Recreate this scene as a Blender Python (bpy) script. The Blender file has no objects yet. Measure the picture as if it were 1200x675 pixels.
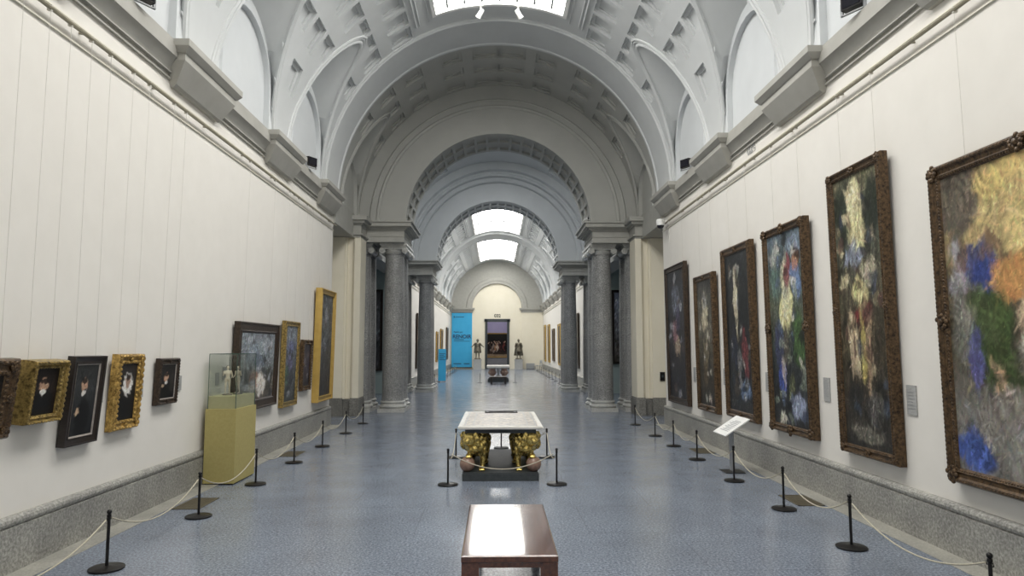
import bpy, bmesh, math, random
import numpy as np
from mathutils import Vector, Matrix, noise

PI = math.pi
R = math.radians
random.seed(7)
scene = bpy.context.scene
COL = scene.collection

# ------------------------------------------------------------------ materials
def new_mat(name):
    m = bpy.data.materials.new(name)
    m.use_nodes = True
    nt = m.node_tree
    return m, nt, nt.nodes['Principled BSDF']

def nd(nt, t, **kw):
    n = nt.nodes.new(t)
    for k, v in kw.items():
        setattr(n, k, v)
    return n

def ramp(nt, fac, stops):
    r = nd(nt, 'ShaderNodeValToRGB')
    el = r.color_ramp.elements
    while len(el) < len(stops):
        el.new(0.5)
    for e, (p, c) in zip(el, stops):
        e.position = p
        e.color = (*c, 1) if len(c) == 3 else c
    nt.links.new(fac, r.inputs[0])
    return r.outputs[0]

def noise_out(nt, scale, detail=3, rough=0.55, coord='Object', stretch=None):
    tc = nd(nt, 'ShaderNodeTexCoord')
    src = tc.outputs[coord]
    if stretch:
        mp = nd(nt, 'ShaderNodeMapping')
        mp.inputs['Scale'].default_value = stretch
        nt.links.new(src, mp.inputs[0])
        src = mp.outputs[0]
    n = nd(nt, 'ShaderNodeTexNoise')
    n.inputs['Scale'].default_value = scale
    n.inputs['Detail'].default_value = detail
    n.inputs['Roughness'].default_value = rough
    nt.links.new(src, n.inputs['Vector'])
    return n.outputs['Fac']

def bump(nt, bsdf, fac, strength=0.2, dist=0.01):
    b = nd(nt, 'ShaderNodeBump')
    b.inputs['Strength'].default_value = strength
    b.inputs['Distance'].default_value = dist
    nt.links.new(fac, b.inputs['Height'])
    nt.links.new(b.outputs[0], bsdf.inputs['Normal'])

def mottled(name, c0, c1, scale=4, rough=0.6, detail=3, metal=0.0, bmp=0.0, bdist=0.01, spread=0.25, stretch=None, spec=0.5):
    m, nt, b = new_mat(name)
    f = noise_out(nt, scale, detail, stretch=stretch)
    nt.links.new(ramp(nt, f, [(0.5 - spread, c0), (0.5 + spread, c1)]), b.inputs['Base Color'])
    b.inputs['Roughness'].default_value = rough
    b.inputs['Metallic'].default_value = metal
    b.inputs['Specular IOR Level'].default_value = spec
    if bmp:
        bump(nt, b, f, bmp, bdist)
    return m

def granite(name, dark, mid, light, rough=0.4, scale=60):
    m, nt, b = new_mat(name)
    f = noise_out(nt, scale, 4, 0.7)
    c = ramp(nt, f, [(0.33, dark), (0.5, mid), (0.67, light)])
    f2 = noise_out(nt, 2.2, 3)
    c2 = ramp(nt, f2, [(0.3, (0.8, 0.8, 0.8)), (0.7, (1.12, 1.12, 1.1))])
    mx = nd(nt, 'ShaderNodeMix', data_type='RGBA', blend_type='MULTIPLY')
    mx.inputs[0].default_value = 1
    nt.links.new(c, mx.inputs[6]); nt.links.new(c2, mx.inputs[7])
    nt.links.new(mx.outputs[2], b.inputs['Base Color'])
    b.inputs['Roughness'].default_value = rough
    return m

def emit(name, col, strength):
    m, nt, b = new_mat(name)
    b.inputs['Base Color'].default_value = (*col, 1)
    b.inputs['Emission Color'].default_value = (*col, 1)
    b.inputs['Emission Strength'].default_value = strength
    b.inputs['Roughness'].default_value = 0.4
    return m

def floor_mat():
    m, nt, b = new_mat('blue_grey_granite_floor')
    tc = nd(nt, 'ShaderNodeTexCoord')
    br = nd(nt, 'ShaderNodeTexBrick', offset=0.5)
    br.inputs['Scale'].default_value = 1.0
    br.inputs['Brick Width'].default_value = 1.9
    br.inputs['Row Height'].default_value = 1.25
    br.inputs['Mortar Size'].default_value = 0.004
    br.inputs['Color1'].default_value = (0.172, 0.198, 0.245, 1)
    br.inputs['Color2'].default_value = (0.180, 0.207, 0.255, 1)
    br.inputs['Mortar'].default_value = (0.125, 0.145, 0.18, 1)
    nt.links.new(tc.outputs['Object'], br.inputs['Vector'])
    f = noise_out(nt, 42, 5, 0.8)
    sp = ramp(nt, f, [(0.36, (0.42, 0.43, 0.47)), (0.5, (1, 1, 1)), (0.64, (1.8, 1.8, 1.75))])
    mx = nd(nt, 'ShaderNodeMix', data_type='RGBA', blend_type='MULTIPLY')
    mx.inputs[0].default_value = 1
    nt.links.new(br.outputs['Color'], mx.inputs[6]); nt.links.new(sp, mx.inputs[7])
    f2 = noise_out(nt, 0.9, 4)
    wear = ramp(nt, f2, [(0.3, (0.86, 0.86, 0.86)), (0.7, (1.12, 1.12, 1.12))])
    m2 = nd(nt, 'ShaderNodeMix', data_type='RGBA', blend_type='MULTIPLY')
    m2.inputs[0].default_value = 1
    nt.links.new(mx.outputs[2], m2.inputs[6]); nt.links.new(wear, m2.inputs[7])
    nt.links.new(m2.outputs[2], b.inputs['Base Color'])
    rr = ramp(nt, noise_out(nt, 2.5, 4), [(0.3, (0.17,) * 3), (0.7, (0.27,) * 3)])
    nt.links.new(rr, b.inputs['Roughness'])
    b.inputs['Specular IOR Level'].default_value = 0.6
    return m

def wood_mat(name, c0, c1, rough=0.25):
    m, nt, b = new_mat(name)
    f = noise_out(nt, 6, 5, 0.6, stretch=(6, 0.5, 6))
    nt.links.new(ramp(nt, f, [(0.3, c0), (0.7, c1)]), b.inputs['Base Color'])
    b.inputs['Roughness'].default_value = rough
    b.inputs['Coat Weight'].default_value = 1.0
    b.inputs['Coat Roughness'].default_value = 0.06
    bump(nt, b, noise_out(nt, 14, 3), 0.05, 0.004)
    return m

def carved(name, c_low, c_high, metal, rough):
    m, nt, b = new_mat(name)
    f = noise_out(nt, 26, 4, 0.65)
    nt.links.new(ramp(nt, f, [(0.32, c_low), (0.62, c_high)]), b.inputs['Base Color'])
    b.inputs['Metallic'].default_value = metal
    b.inputs['Roughness'].default_value = rough
    bump(nt, b, f, 0.5, 0.012)
    return m

def glass_mat():
    m = bpy.data.materials.new('display_glass'); m.use_nodes = True
    nt = m.node_tree
    nt.nodes.remove(nt.nodes['Principled BSDF'])
    out = nt.nodes['Material Output']
    tr = nd(nt, 'ShaderNodeBsdfTransparent'); tr.inputs[0].default_value = (0.955, 0.97, 0.955, 1)
    gl = nd(nt, 'ShaderNodeBsdfGlossy'); gl.inputs['Roughness'].default_value = 0.02
    mix = nd(nt, 'ShaderNodeMixShader')
    lw = nd(nt, 'ShaderNodeLayerWeight'); lw.inputs['Blend'].default_value = 0.25
    mr = nd(nt, 'ShaderNodeMapRange')
    mr.inputs['To Min'].default_value = 0.03; mr.inputs['To Max'].default_value = 0.45
    nt.links.new(lw.outputs['Facing'], mr.inputs['Value'])
    nt.links.new(mr.outputs[0], mix.inputs[0])
    nt.links.new(tr.outputs[0], mix.inputs[1]); nt.links.new(gl.outputs[0], mix.inputs[2])
    nt.links.new(mix.outputs[0], out.inputs[0])
    return m

def canvas_mat():
    m, nt, b = new_mat('oil_paint')
    at = nd(nt, 'ShaderNodeAttribute', attribute_name='paint')
    f = noise_out(nt, 60, 3, 0.6)
    v = ramp(nt, f, [(0.3, (0.85,) * 3), (0.7, (1.1,) * 3)])
    mx = nd(nt, 'ShaderNodeMix', data_type='RGBA', blend_type='MULTIPLY')
    mx.inputs[0].default_value = 1
    nt.links.new(at.outputs['Color'], mx.inputs[6]); nt.links.new(v, mx.inputs[7])
    nt.links.new(mx.outputs[2], b.inputs['Base Color'])
    b.inputs['Roughness'].default_value = 0.42
    b.inputs['Specular IOR Level'].default_value = 0.3
    bump(nt, b, f, 0.15, 0.003)
    return m

def marble_top_mat():
    m, nt, b = new_mat('inlaid_marble')
    tc = nd(nt, 'ShaderNodeTexCoord')
    vo = nd(nt, 'ShaderNodeTexVoronoi', feature='F1')
    vo.inputs['Scale'].default_value = 9
    nt.links.new(tc.outputs['Object'], vo.inputs['Vector'])
    f = noise_out(nt, 7, 4, 0.6)
    c1 = ramp(nt, f, [(0.35, (0.50, 0.46, 0.41)), (0.5, (0.33, 0.31, 0.29)), (0.62, (0.58, 0.53, 0.45))])
    c2 = ramp(nt, vo.outputs['Distance'], [(0.10, (0.22, 0.18, 0.17)), (0.30, (1, 1, 1))])
    mx = nd(nt, 'ShaderNodeMix', data_type='RGBA', blend_type='MULTIPLY')
    mx.inputs[0].default_value = 0.9
    nt.links.new(c1, mx.inputs[6]); nt.links.new(c2, mx.inputs[7])
    nt.links.new(mx.outputs[2], b.inputs['Base Color'])
    b.inputs['Roughness'].default_value = 0.42
    b.inputs['Specular IOR Level'].default_value = 0.3
    return m

M = dict(
    cream=mottled('cream_wall_fabric', (0.74, 0.712, 0.660), (0.78, 0.752, 0.700), 3, 0.8, spread=0.3),
    plaster=mottled('grey_plaster', (0.565, 0.58, 0.58), (0.62, 0.635, 0.635), 1.5, 0.7, spread=0.3),
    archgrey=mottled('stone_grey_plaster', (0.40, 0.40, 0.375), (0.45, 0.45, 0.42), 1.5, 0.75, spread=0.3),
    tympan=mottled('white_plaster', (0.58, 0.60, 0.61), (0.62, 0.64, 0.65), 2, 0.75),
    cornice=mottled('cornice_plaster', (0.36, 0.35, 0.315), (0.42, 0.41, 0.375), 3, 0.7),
    pier=mottled('ochre_cream_plaster', (0.78, 0.73, 0.59), (0.82, 0.77, 0.64), 2, 0.75),
    teal=mottled('grey_green_wall', (0.33, 0.40, 0.38), (0.37, 0.44, 0.42), 2, 0.8),
    lavender=mottled('lavender_wall', (0.42, 0.40, 0.62), (0.48, 0.45, 0.66), 2, 0.8),
    entab=mottled('entablature_stone', (0.36, 0.355, 0.325), (0.42, 0.415, 0.38), 5, 0.7),
    basegran=granite('baseboard_granite', (0.17, 0.165, 0.15), (0.29, 0.285, 0.265), (0.46, 0.45, 0.42), 0.45, 34),
    piergran=granite('pier_granite', (0.12, 0.115, 0.10), (0.20, 0.195, 0.18), (0.32, 0.315, 0.29), 0.5, 34),
    colgran=granite('column_granite', (0.11, 0.112, 0.113), (0.27, 0.272, 0.272), (0.56, 0.56, 0.55), 0.35, 42),
    colbase=granite('pale_marble', (0.40, 0.40, 0.38), (0.50, 0.50, 0.48), (0.58, 0.58, 0.56), 0.4, 30),
    floor=floor_mat(),
    border=granite('pale_floor_border', (0.25, 0.245, 0.215), (0.34, 0.33, 0.295), (0.43, 0.42, 0.38), 0.35, 40),
    rail=mottled('cream_painted_metal', (0.70, 0.67, 0.56), (0.74, 0.71, 0.60), 6, 0.45),
    railpipe=mottled('olive_brown_pipe', (0.22, 0.20, 0.14), (0.30, 0.275, 0.20), 12, 0.4),
    black=mottled('black_metal', (0.012, 0.012, 0.013), (0.03, 0.028, 0.027), 20, 0.35, metal=0.6),
    bronze=mottled('dark_bronze', (0.09, 0.08, 0.06), (0.27, 0.245, 0.19), 7, 0.4, metal=0.6, bmp=0.2),
    gilt=carved('gilded_bronze', (0.10, 0.070, 0.018), (0.86, 0.66, 0.22), 0.85, 0.26),
    gold=carved('gold_leaf_frame', (0.12, 0.065, 0.015), (0.66, 0.43, 0.13), 0.6, 0.34),
    oldgold=carved('olive_gold_frame', (0.06, 0.042, 0.014), (0.44, 0.31, 0.10), 0.4, 0.38),
    goldsmooth=mottled('plain_gold_frame', (0.46, 0.30, 0.075), (0.58, 0.39, 0.11), 8, 0.4, metal=0.35),
    brown=carved('carved_walnut_gilt', (0.016, 0.010, 0.006), (0.135, 0.082, 0.040), 0.35, 0.32),
    browndark=carved('dark_walnut', (0.012, 0.008, 0.006), (0.055, 0.034, 0.020), 0.1, 0.4),
    ebony=mottled('ebony_frame', (0.014, 0.010, 0.009), (0.032, 0.024, 0.02), 12, 0.3, stretch=(1, 1, 8)),
    silverline=mottled('worn_silver_fillet', (0.25, 0.22, 0.2), (0.42, 0.38, 0.34), 18, 0.45, metal=0.3),
    cord=mottled('cream_cord', (0.40, 0.365, 0.28), (0.54, 0.50, 0.40), 60, 0.8),
    wire=mottled('grey_wire', (0.60, 0.575, 0.52), (0.66, 0.63, 0.58), 30, 0.5),
    plaque=mottled('grey_caption_card', (0.30, 0.30, 0.29), (0.46, 0.46, 0.45), 40, 0.6, stretch=(1, 1, 3)),
    white=mottled('white_paint', (0.80, 0.80, 0.78), (0.85, 0.85, 0.83), 5, 0.5),
    marble=mottled('white_marble', (0.72, 0.70, 0.66), (0.84, 0.82, 0.78), 6, 0.25),
    marbletop=marble_top_mat(),
    slate=mottled('dark_slate', (0.040, 0.046, 0.050), (0.065, 0.074, 0.078), 14, 0.55, spec=0.25),
    ball=mottled('red_brown_jasper', (0.22, 0.13, 0.095), (0.40, 0.27, 0.21), 9, 0.2),
    wood=wood_mat('mahogany', (0.055, 0.016, 0.008), (0.13, 0.042, 0.018), 0.22),
    olive=mottled('olive_pedestal_cloth', (0.37, 0.315, 0.115), (0.42, 0.36, 0.14), 30, 0.75),
    olivelight=mottled('pale_olive_tray', (0.40, 0.38, 0.20), (0.45, 0.43, 0.24), 20, 0.7),
    ivory=mottled('painted_ivory', (0.50, 0.40, 0.28), (0.86, 0.80, 0.68), 14, 0.5),
    glass=glass_mat(),
    glassedge=mottled('green_glass_edge', (0.05, 0.09, 0.07), (0.09, 0.14, 0.11), 8, 0.2),
    steel=mottled('brushed_grey_steel', (0.30, 0.31, 0.32), (0.38, 0.39, 0.40), 20, 0.4, metal=0.3),
    blue=mottled('cyan_banner_print', (0.035, 0.36, 0.66), (0.05, 0.42, 0.72), 1.2, 0.6),
    ink=mottled('navy_print_ink', (0.01, 0.03, 0.09), (0.015, 0.04, 0.11), 5, 0.6),
    grey=mottled('pale_grey_stone', (0.36, 0.37, 0.37), (0.44, 0.45, 0.45), 8, 0.6),
    lens=mottled('black_dome', (0.008, 0.008, 0.012), (0.012, 0.012, 0.02), 4, 0.08),
    grille=mottled('brass_floor_grille', (0.10, 0.085, 0.055), (0.16, 0.14, 0.095), 30, 0.5, metal=0.3),
    pane=emit('laylight_glass', (1.0, 0.985, 0.95), 10.0),
    panecool=emit('laylight_glass_cool', (0.95, 0.975, 1.0), 10.0),
    addedglow=emit('added_panel_glow', (1.0, 0.95, 0.88), 2.0),  # glow of the light panel added in the room beyond the door
    canvas=canvas_mat(),
)

# ------------------------------------------------------------------ mesh kit
class MB:
    def __init__(self):
        self.v = []; self.f = []; self.key = {}
    def p(self, co, weld=True):
        k = (round(co[0], 4), round(co[1], 4), round(co[2], 4))
        if weld and k in self.key:
            return self.key[k]
        self.v.append(tuple(co)); i = len(self.v) - 1
        if weld: self.key[k] = i
        return i
    def face(self, pts, weld=True):
        ids = []
        for q in pts:
            i = self.p(q, weld)
            if i not in ids: ids.append(i)
        if len(ids) >= 3: self.f.append(ids)
    def box(self, x0, x1, y0, y1, z0, z1):
        b = len(self.v)
        self.v += [(x, y, z) for z in (z0, z1) for y in (y0, y1) for x in (x0, x1)]
        for q in ((0, 2, 3, 1), (4, 5, 7, 6), (0, 1, 5, 4), (2, 6, 7, 3), (0, 4, 6, 2), (1, 3, 7, 5)):
            self.f.append([b + i for i in q])
    def lathe(self, prof, c=(0, 0, 0), n=24, axis='z'):
        b = len(self.v)
        for r, z in prof:
            for k in range(n):
                a = 2 * PI * k / n
                x, y = r * math.cos(a), r * math.sin(a)
                if axis == 'z': co = (c[0] + x, c[1] + y, c[2] + z)
                elif axis == 'x': co = (c[0] + z, c[1] + x, c[2] + y)
                else: co = (c[0] + x, c[1] + z, c[2] + y)
                self.v.append(co)
        for i in range(len(prof) - 1):
            for k in range(n):
                k2 = (k + 1) % n
                self.f.append([b + i * n + k, b + i * n + k2, b + (i + 1) * n + k2, b + (i + 1) * n + k])
        self.f.append([b + k for k in range(n)][::-1])
        self.f.append([b + (len(prof) - 1) * n + k for k in range(n)])
    def ball(self, c, r, n=10, m=6, mat=None):
        if not hasattr(r, '__len__'): r = (r, r, r)
        b = len(self.v)
        def T(x, y, z):
            q = Vector((x * r[0], y * r[1], z * r[2]))
            if mat is not None: q = mat @ q
            return (c[0] + q.x, c[1] + q.y, c[2] + q.z)
        self.v.append(T(0, 0, -1))
        for i in range(1, m):
            t = PI * i / m
            for k in range(n):
                a = 2 * PI * k / n
                self.v.append(T(math.sin(t) * math.cos(a), math.sin(t) * math.sin(a), -math.cos(t)))
        self.v.append(T(0, 0, 1)); top = len(self.v) - 1
        for k in range(n):
            k2 = (k + 1) % n
            self.f.append([b, b + 1 + k2, b + 1 + k])
            for i in range(m - 2):
                o = b + 1 + i * n
                self.f.append([o + k, o + k2, o + n + k2, o + n + k])
            o = b + 1 + (m - 2) * n
            self.f.append([o + k, o + k2, top])
    def tube(self, pts, r, n=8):
        pts = [Vector(q) for q in pts]; b = len(self.v)
        rs = r if hasattr(r, '__len__') else [r] * len(pts)
        for i, q in enumerate(pts):
            d = (pts[min(i + 1, len(pts) - 1)] - pts[max(i - 1, 0)]).normalized()
            s = d.cross(Vector((0, 0, 1)))
            if s.length < 1e-3: s = d.cross(Vector((1, 0, 0)))
            s.normalize(); u = s.cross(d)
            for k in range(n):
                a = 2 * PI * k / n
                w = q + (s * math.cos(a) + u * math.sin(a)) * rs[i]
                self.v.append(tuple(w))
        for i in range(len(pts) - 1):
            for k in range(n):
                k2 = (k + 1) % n
                self.f.append([b + i * n + k, b + (i + 1) * n + k, b + (i + 1) * n + k2, b + i * n + k2])
        self.f.append([b + k for k in range(n)])
        self.f.append([b + (len(pts) - 1) * n + k for k in range(n)][::-1])
    def prism_y(self, prof, y0, y1, cap=True):
        """profile of (x, z) extruded along y"""
        b = len(self.v); n = len(prof)
        self.v += [(x, y0, z) for x, z in prof] + [(x, y1, z) for x, z in prof]
        for i in range(n):
            j = (i + 1) % n
            self.f.append([b + i, b + j, b + n + j, b + n + i])
        if cap:
            self.f.append([b + i for i in range(n)][::-1]); self.f.append([b + n + i for i in range(n)])
    def build(self, name, mat, parent=None, smooth=30, kind=None):
        me = bpy.data.meshes.new(name)
        me.from_pydata(self.v, [], self.f)
        me.update()
        bm = bmesh.new(); bm.from_mesh(me)
        bmesh.ops.recalc_face_normals(bm, faces=bm.faces)
        bm.to_mesh(me); bm.free()
        me.materials.append(mat)
        if smooth:
            me.polygons.foreach_set('use_smooth', [True] * len(me.polygons))
            me.set_sharp_from_angle(angle=R(smooth))
        o = bpy.data.objects.new(name, me); COL.objects.link(o)
        if parent: o.parent = parent
        if kind: o['kind'] = kind
        return o

def tag(o, label, cat, group=None, kind=None):
    o['label'] = label; o['category'] = cat
    if group: o['group'] = group
    if kind: o['kind'] = kind
    return o

def empty(name, loc=(0, 0, 0), rot=(0, 0, 0), scale=1):
    o = bpy.data.objects.new(name, None); COL.objects.link(o)
    o.location = loc; o.rotation_euler = rot; o.scale = (scale,) * 3
    o.empty_display_size = 0.1
    return o

def copy_tree(o, parent=None):
    c = o.copy(); COL.objects.link(c)
    if parent: c.parent = parent
    for ch in list(o.children):
        copy_tree(ch, c)
    return c

def link_mesh(name, me, mat, parent=None):
    if not me.materials: me.materials.append(mat)
    o = bpy.data.objects.new(name, me); COL.objects.link(o)
    if parent: o.parent = parent
    return o

def fused(name, mb, mat, parent=None, voxel=0.012, iters=4):
    """one continuous skin grown over the overlapping masses in mb"""
    tmp = mb.build(name + '_mass', mat, smooth=0)
    md = tmp.modifiers.new('r', 'REMESH'); md.mode = 'VOXEL'; md.voxel_size = voxel
    sm = tmp.modifiers.new('s', 'SMOOTH'); sm.iterations = iters; sm.factor = 0.5
    dg = bpy.context.evaluated_depsgraph_get(); dg.update()
    me = bpy.data.meshes.new_from_object(tmp.evaluated_get(dg))
    old = tmp.data
    bpy.data.objects.remove(tmp); bpy.data.meshes.remove(old)
    me.name = name
    me.polygons.foreach_set('use_smooth', [True] * len(me.polygons))
    me.materials.clear(); me.materials.append(mat)
    return link_mesh(name, me, mat, parent)

def limb(mb, a, b, ra, rb, n=7):
    a = Vector(a); b = Vector(b)
    k = max(3, int((b - a).length / max(min(ra, rb) * 0.5, 0.004)))
    k = min(k, 14)
    for i in range(k + 1):
        t = i / k
        mb.ball(a.lerp(b, t), ra + (rb - ra) * t, n, 6)

# ------------------------------------------------------------------ dimensions
W = 4.44            # half width of the gallery between its walls
RV, ZS = 4.40, 6.05  # vault radius and springing height
PER = 3.70          # bay of the vault
RAILZ = 5.27

ROWS = [(14.0, 22.3), (26.8, 35.0), (39.7, 47.5), (52.0, 60.0)]
THETA = [0, 3.5, 7, 10.5, 14, 22.3, 26.8, 35, 39.7, 47.5, 52, 60, 63, 67.8, 72, 76, 80, 85, 90]

def lun_theta(y, luns):
    for yc, w, t0 in luns:
        q = abs(y - yc) / w
        if q < 1 - 1e-9:
            return t0 * (1 - q ** 1.8)
    return 0.0

def vault(y0, y1, skies, luns, Rv=RV, zs=ZS, coffer_ys=(), full=False, depth=(0.065, 0.04)):
    """A barrel vault with cross lunettes, stepped coffers and skylight openings."""
    mb = MB()
    coff = []
    rows = ROWS + ([(67.8, 76), (80, 90)] if full else [])
    lines = set(THETA)
    for (ya, yb) in coffer_ys:
        for (ta, tb) in rows:
            m = max(lun_theta(ya + (yb - ya) * k / 8, luns) for k in range(9))
            t = max(ta, math.ceil((m + 1.2) * 2) / 2)
            if tb - t >= 3.0:
                coff.append((t, tb, ya, yb)); lines.add(t)
    lines = sorted(lines)
    ys = {y0, y1}
    for ya, yb in coffer_ys: ys |= {ya, yb}
    for yc, w, t0 in luns:
        for k in range(17):
            ys.add(yc - w * math.cos(PI * k / 16))
    for a, b in skies: ys |= {a, b}
    ys = sorted(round(y, 5) for y in ys if y0 - 1e-6 <= y <= y1 + 1e-6)
    ys = [y for i, y in enumerate(ys) if i == 0 or y - ys[i - 1] > 1e-4]
    for sx in (-1, 1):
        def P(t, y, r=Rv):
            a = R(t)
            return (sx * r * math.cos(a), y, zs + r * math.sin(a))
        for ya, yb in zip(ys, ys[1:]):
            ym = (ya + yb) / 2
            la, lb = lun_theta(ya, luns), lun_theta(yb, luns)
            hi = 67.8 if any(a < ym < b for a, b in skies) else 90
            act = [(ta, tb) for ta, tb, a, b in coff if a < ym < b]
            for t0, t1 in zip(lines, lines[1:]):
                if t1 > hi + 1e-6: continue
                tm = (t0 + t1) / 2
                if any(ta < tm < tb for ta, tb in act): continue
                a0, b0 = min(max(t0, la), t1), min(max(t0, lb), t1)
                if a0 >= t1 and b0 >= t1: continue
                mb.face([P(a0, ya), P(b0, yb), P(t1, yb), P(t1, ya)])
        d1, d2 = depth
        for ta, tb, ya, yb in coff:
            e = 0.085 if tb - ta > 5 else 0.05
            et = math.degrees(e / Rv)
            ts = [t for t in lines if ta - 1e-6 <= t <= tb + 1e-6]
            ys_ = [y for y in ys if ya - 1e-6 <= y <= yb + 1e-6]
            def ring(k, r):
                f = lambda t: ta + k * et + (t - ta) * (tb - ta - 2 * k * et) / (tb - ta)
                g = lambda y: ya + k * e + (y - ya) * (yb - ya - 2 * k * e) / (yb - ya)
                out = [P(f(t), g(ya), r) for t in ts]
                out += [P(f(tb), g(y), r) for y in ys_[1:]]
                out += [P(f(t), g(yb), r) for t in ts[::-1][1:]]
                out += [P(f(ta), g(y), r) for y in ys_[::-1][1:-1]]
                return out, f, g
            rings = [ring(0, Rv), ring(0, Rv + d1), ring(1, Rv + d1), ring(1, Rv + d1 + d2)]
            for (q, _, _), (w_, _, _) in zip(rings, rings[1:]):
                n = len(q)
                for i in range(n):
                    j = (i + 1) % n
                    mb.face([q[i], q[j], w_[j], w_[i]])
            _, f, g = rings[-1]
            for t0, t1 in zip(ts, ts[1:]):
                for u0, u1 in zip(ys_, ys_[1:]):
                    r = Rv + d1 + d2
                    mb.face([P(f(t0), g(u0), r), P(f(t1), g(u0), r), P(f(t1), g(u1), r), P(f(t0), g(u1), r)])
        # lunette soffits and their raised ribs on the vault
        for yc, w, t0 in luns:
            H = 2.05 * w / 1.4
            pv, pw = [], []
            for k in range(17):
                t = PI * k / 16
                y = yc - w * math.cos(t)
                pv.append(Vector(P(lun_theta(y, luns), y)))
                pw.append(Vector((sx * Rv, y, zs + H * math.sin(t) ** 0.8)))
            for k in range(16):
                for q in range(3):
                    f0, f1 = q / 3, (q + 1) / 3
                    mb.face([pv[k].lerp(pw[k], f0), pv[k].lerp(pw[k], f1), pv[k + 1].lerp(pw[k + 1], f1), pv[k + 1].lerp(pw[k + 1], f0)])
            for grow, rr in ((0.0, 0.04), (0.10, 0.022), (0.17, 0.03)):
                pts = []
                for k in range(33):
                    t = PI * k / 32
                    q = abs(math.cos(t))
                    th = (t0 + math.degrees(grow / Rv)) * (1 - q ** 1.8)
                    y = yc - (w + grow * 0.55) * math.cos(t)
                    pts.append(P(th, y, Rv - 0.004))
                mb.tube(pts, rr, 6)
        # flat border of the skylight
        for a, b in skies:
            for tt, rr in ((62.0, 0.03), (63.2, 0.022), (66.6, 0.02)):
                mb.tube([P(tt, max(a, y0), Rv - 0.01), P(tt, min(b + .2, y1), Rv - 0.01)], rr, 6)
    return mb

def tympana(luns, sx, Rv=RV, zs=ZS):
    """upright wall panels closing the lunettes, each with a sunk round-headed panel"""
    mb = MB()
    for yc, w, t0 in luns:
        H = 2.05 * w / 1.4
        def outline(sw, h, x, z0=0.0):
            return [(sx * x, yc - sw * math.cos(PI * k / 16), zs + max(z0, h * math.sin(PI * k / 16) ** 0.8)) for k in range(17)]
        def pan(g, x):
            wp, hs = 1.06 * w / 1.4 + g, 0.80 * w / 1.4
            pts = [(sx * x, yc - wp, zs - 0.02)]
            for k in range(15):
                a = PI * k / 14
                pts.append((sx * x, yc - wp * math.cos(a), zs + hs + wp * 0.95 * math.sin(a)))
            pts.append((sx * x, yc + wp, zs - 0.02))
            return pts
        A, B, Cc, D, E_ = outline(w, H, Rv), pan(0.07, Rv), pan(0.05, Rv - 0.035), pan(0.0, Rv - 0.03), pan(-0.01, Rv + 0.07)
        for q, s in ((A, B), (B, Cc), (Cc, D), (D, E_)):
            for k in range(16):
                mb.face([q[k], q[k + 1], s[k + 1], s[k]])
        mb.face(E_)
    return mb

# cornice section (distance out from the wall face, height) and the deeper corbel section
def corn_prof(sx, x0):
    s = [(-0.12, 5.57), (0.035, 5.57), (0.035, 5.59), (0.005, 5.592), (0.005, 5.645), (0.05, 5.648), (0.05, 5.665), (0.03, 5.67), (0.05, 5.72), (0.13, 5.82), (0.15, 5.83), (0.15, 5.97), (0.13, 5.98), (0.13, 6.05), (-0.12, 6.05)]
    return [(sx * (x0 - d), z) for d, z in s]
def corbel(mb, sx, x0, yc, cut=99):
    """deep block under the foot of a vault rib: square slab over a hipped, tapering underside"""
    rings = [(0.05, .72, 5.49), (0.09, .74, 5.52), (0.25, .86, 5.80), (0.25, .86, 5.89), (0.27, .89, 5.90), (0.33, .94, 5.97), (0.33, .94, 6.06)]
    def q(d, h, z):
        y1 = min(yc + h, cut)
        return [(sx * (x0 + .1), yc - h, z), (sx * (x0 - d), yc - h, z), (sx * (x0 - d), y1, z), (sx * (x0 + .1), y1, z)]
    L = [q(*r) for r in rings]
    for a, b in zip(L, L[1:]):
        for i in range(4):
            mb.face([a[i], a[(i + 1) % 4], b[(i + 1) % 4], b[i]], False)
    mb.face(L[0], False); mb.face(L[-1], False)

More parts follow.
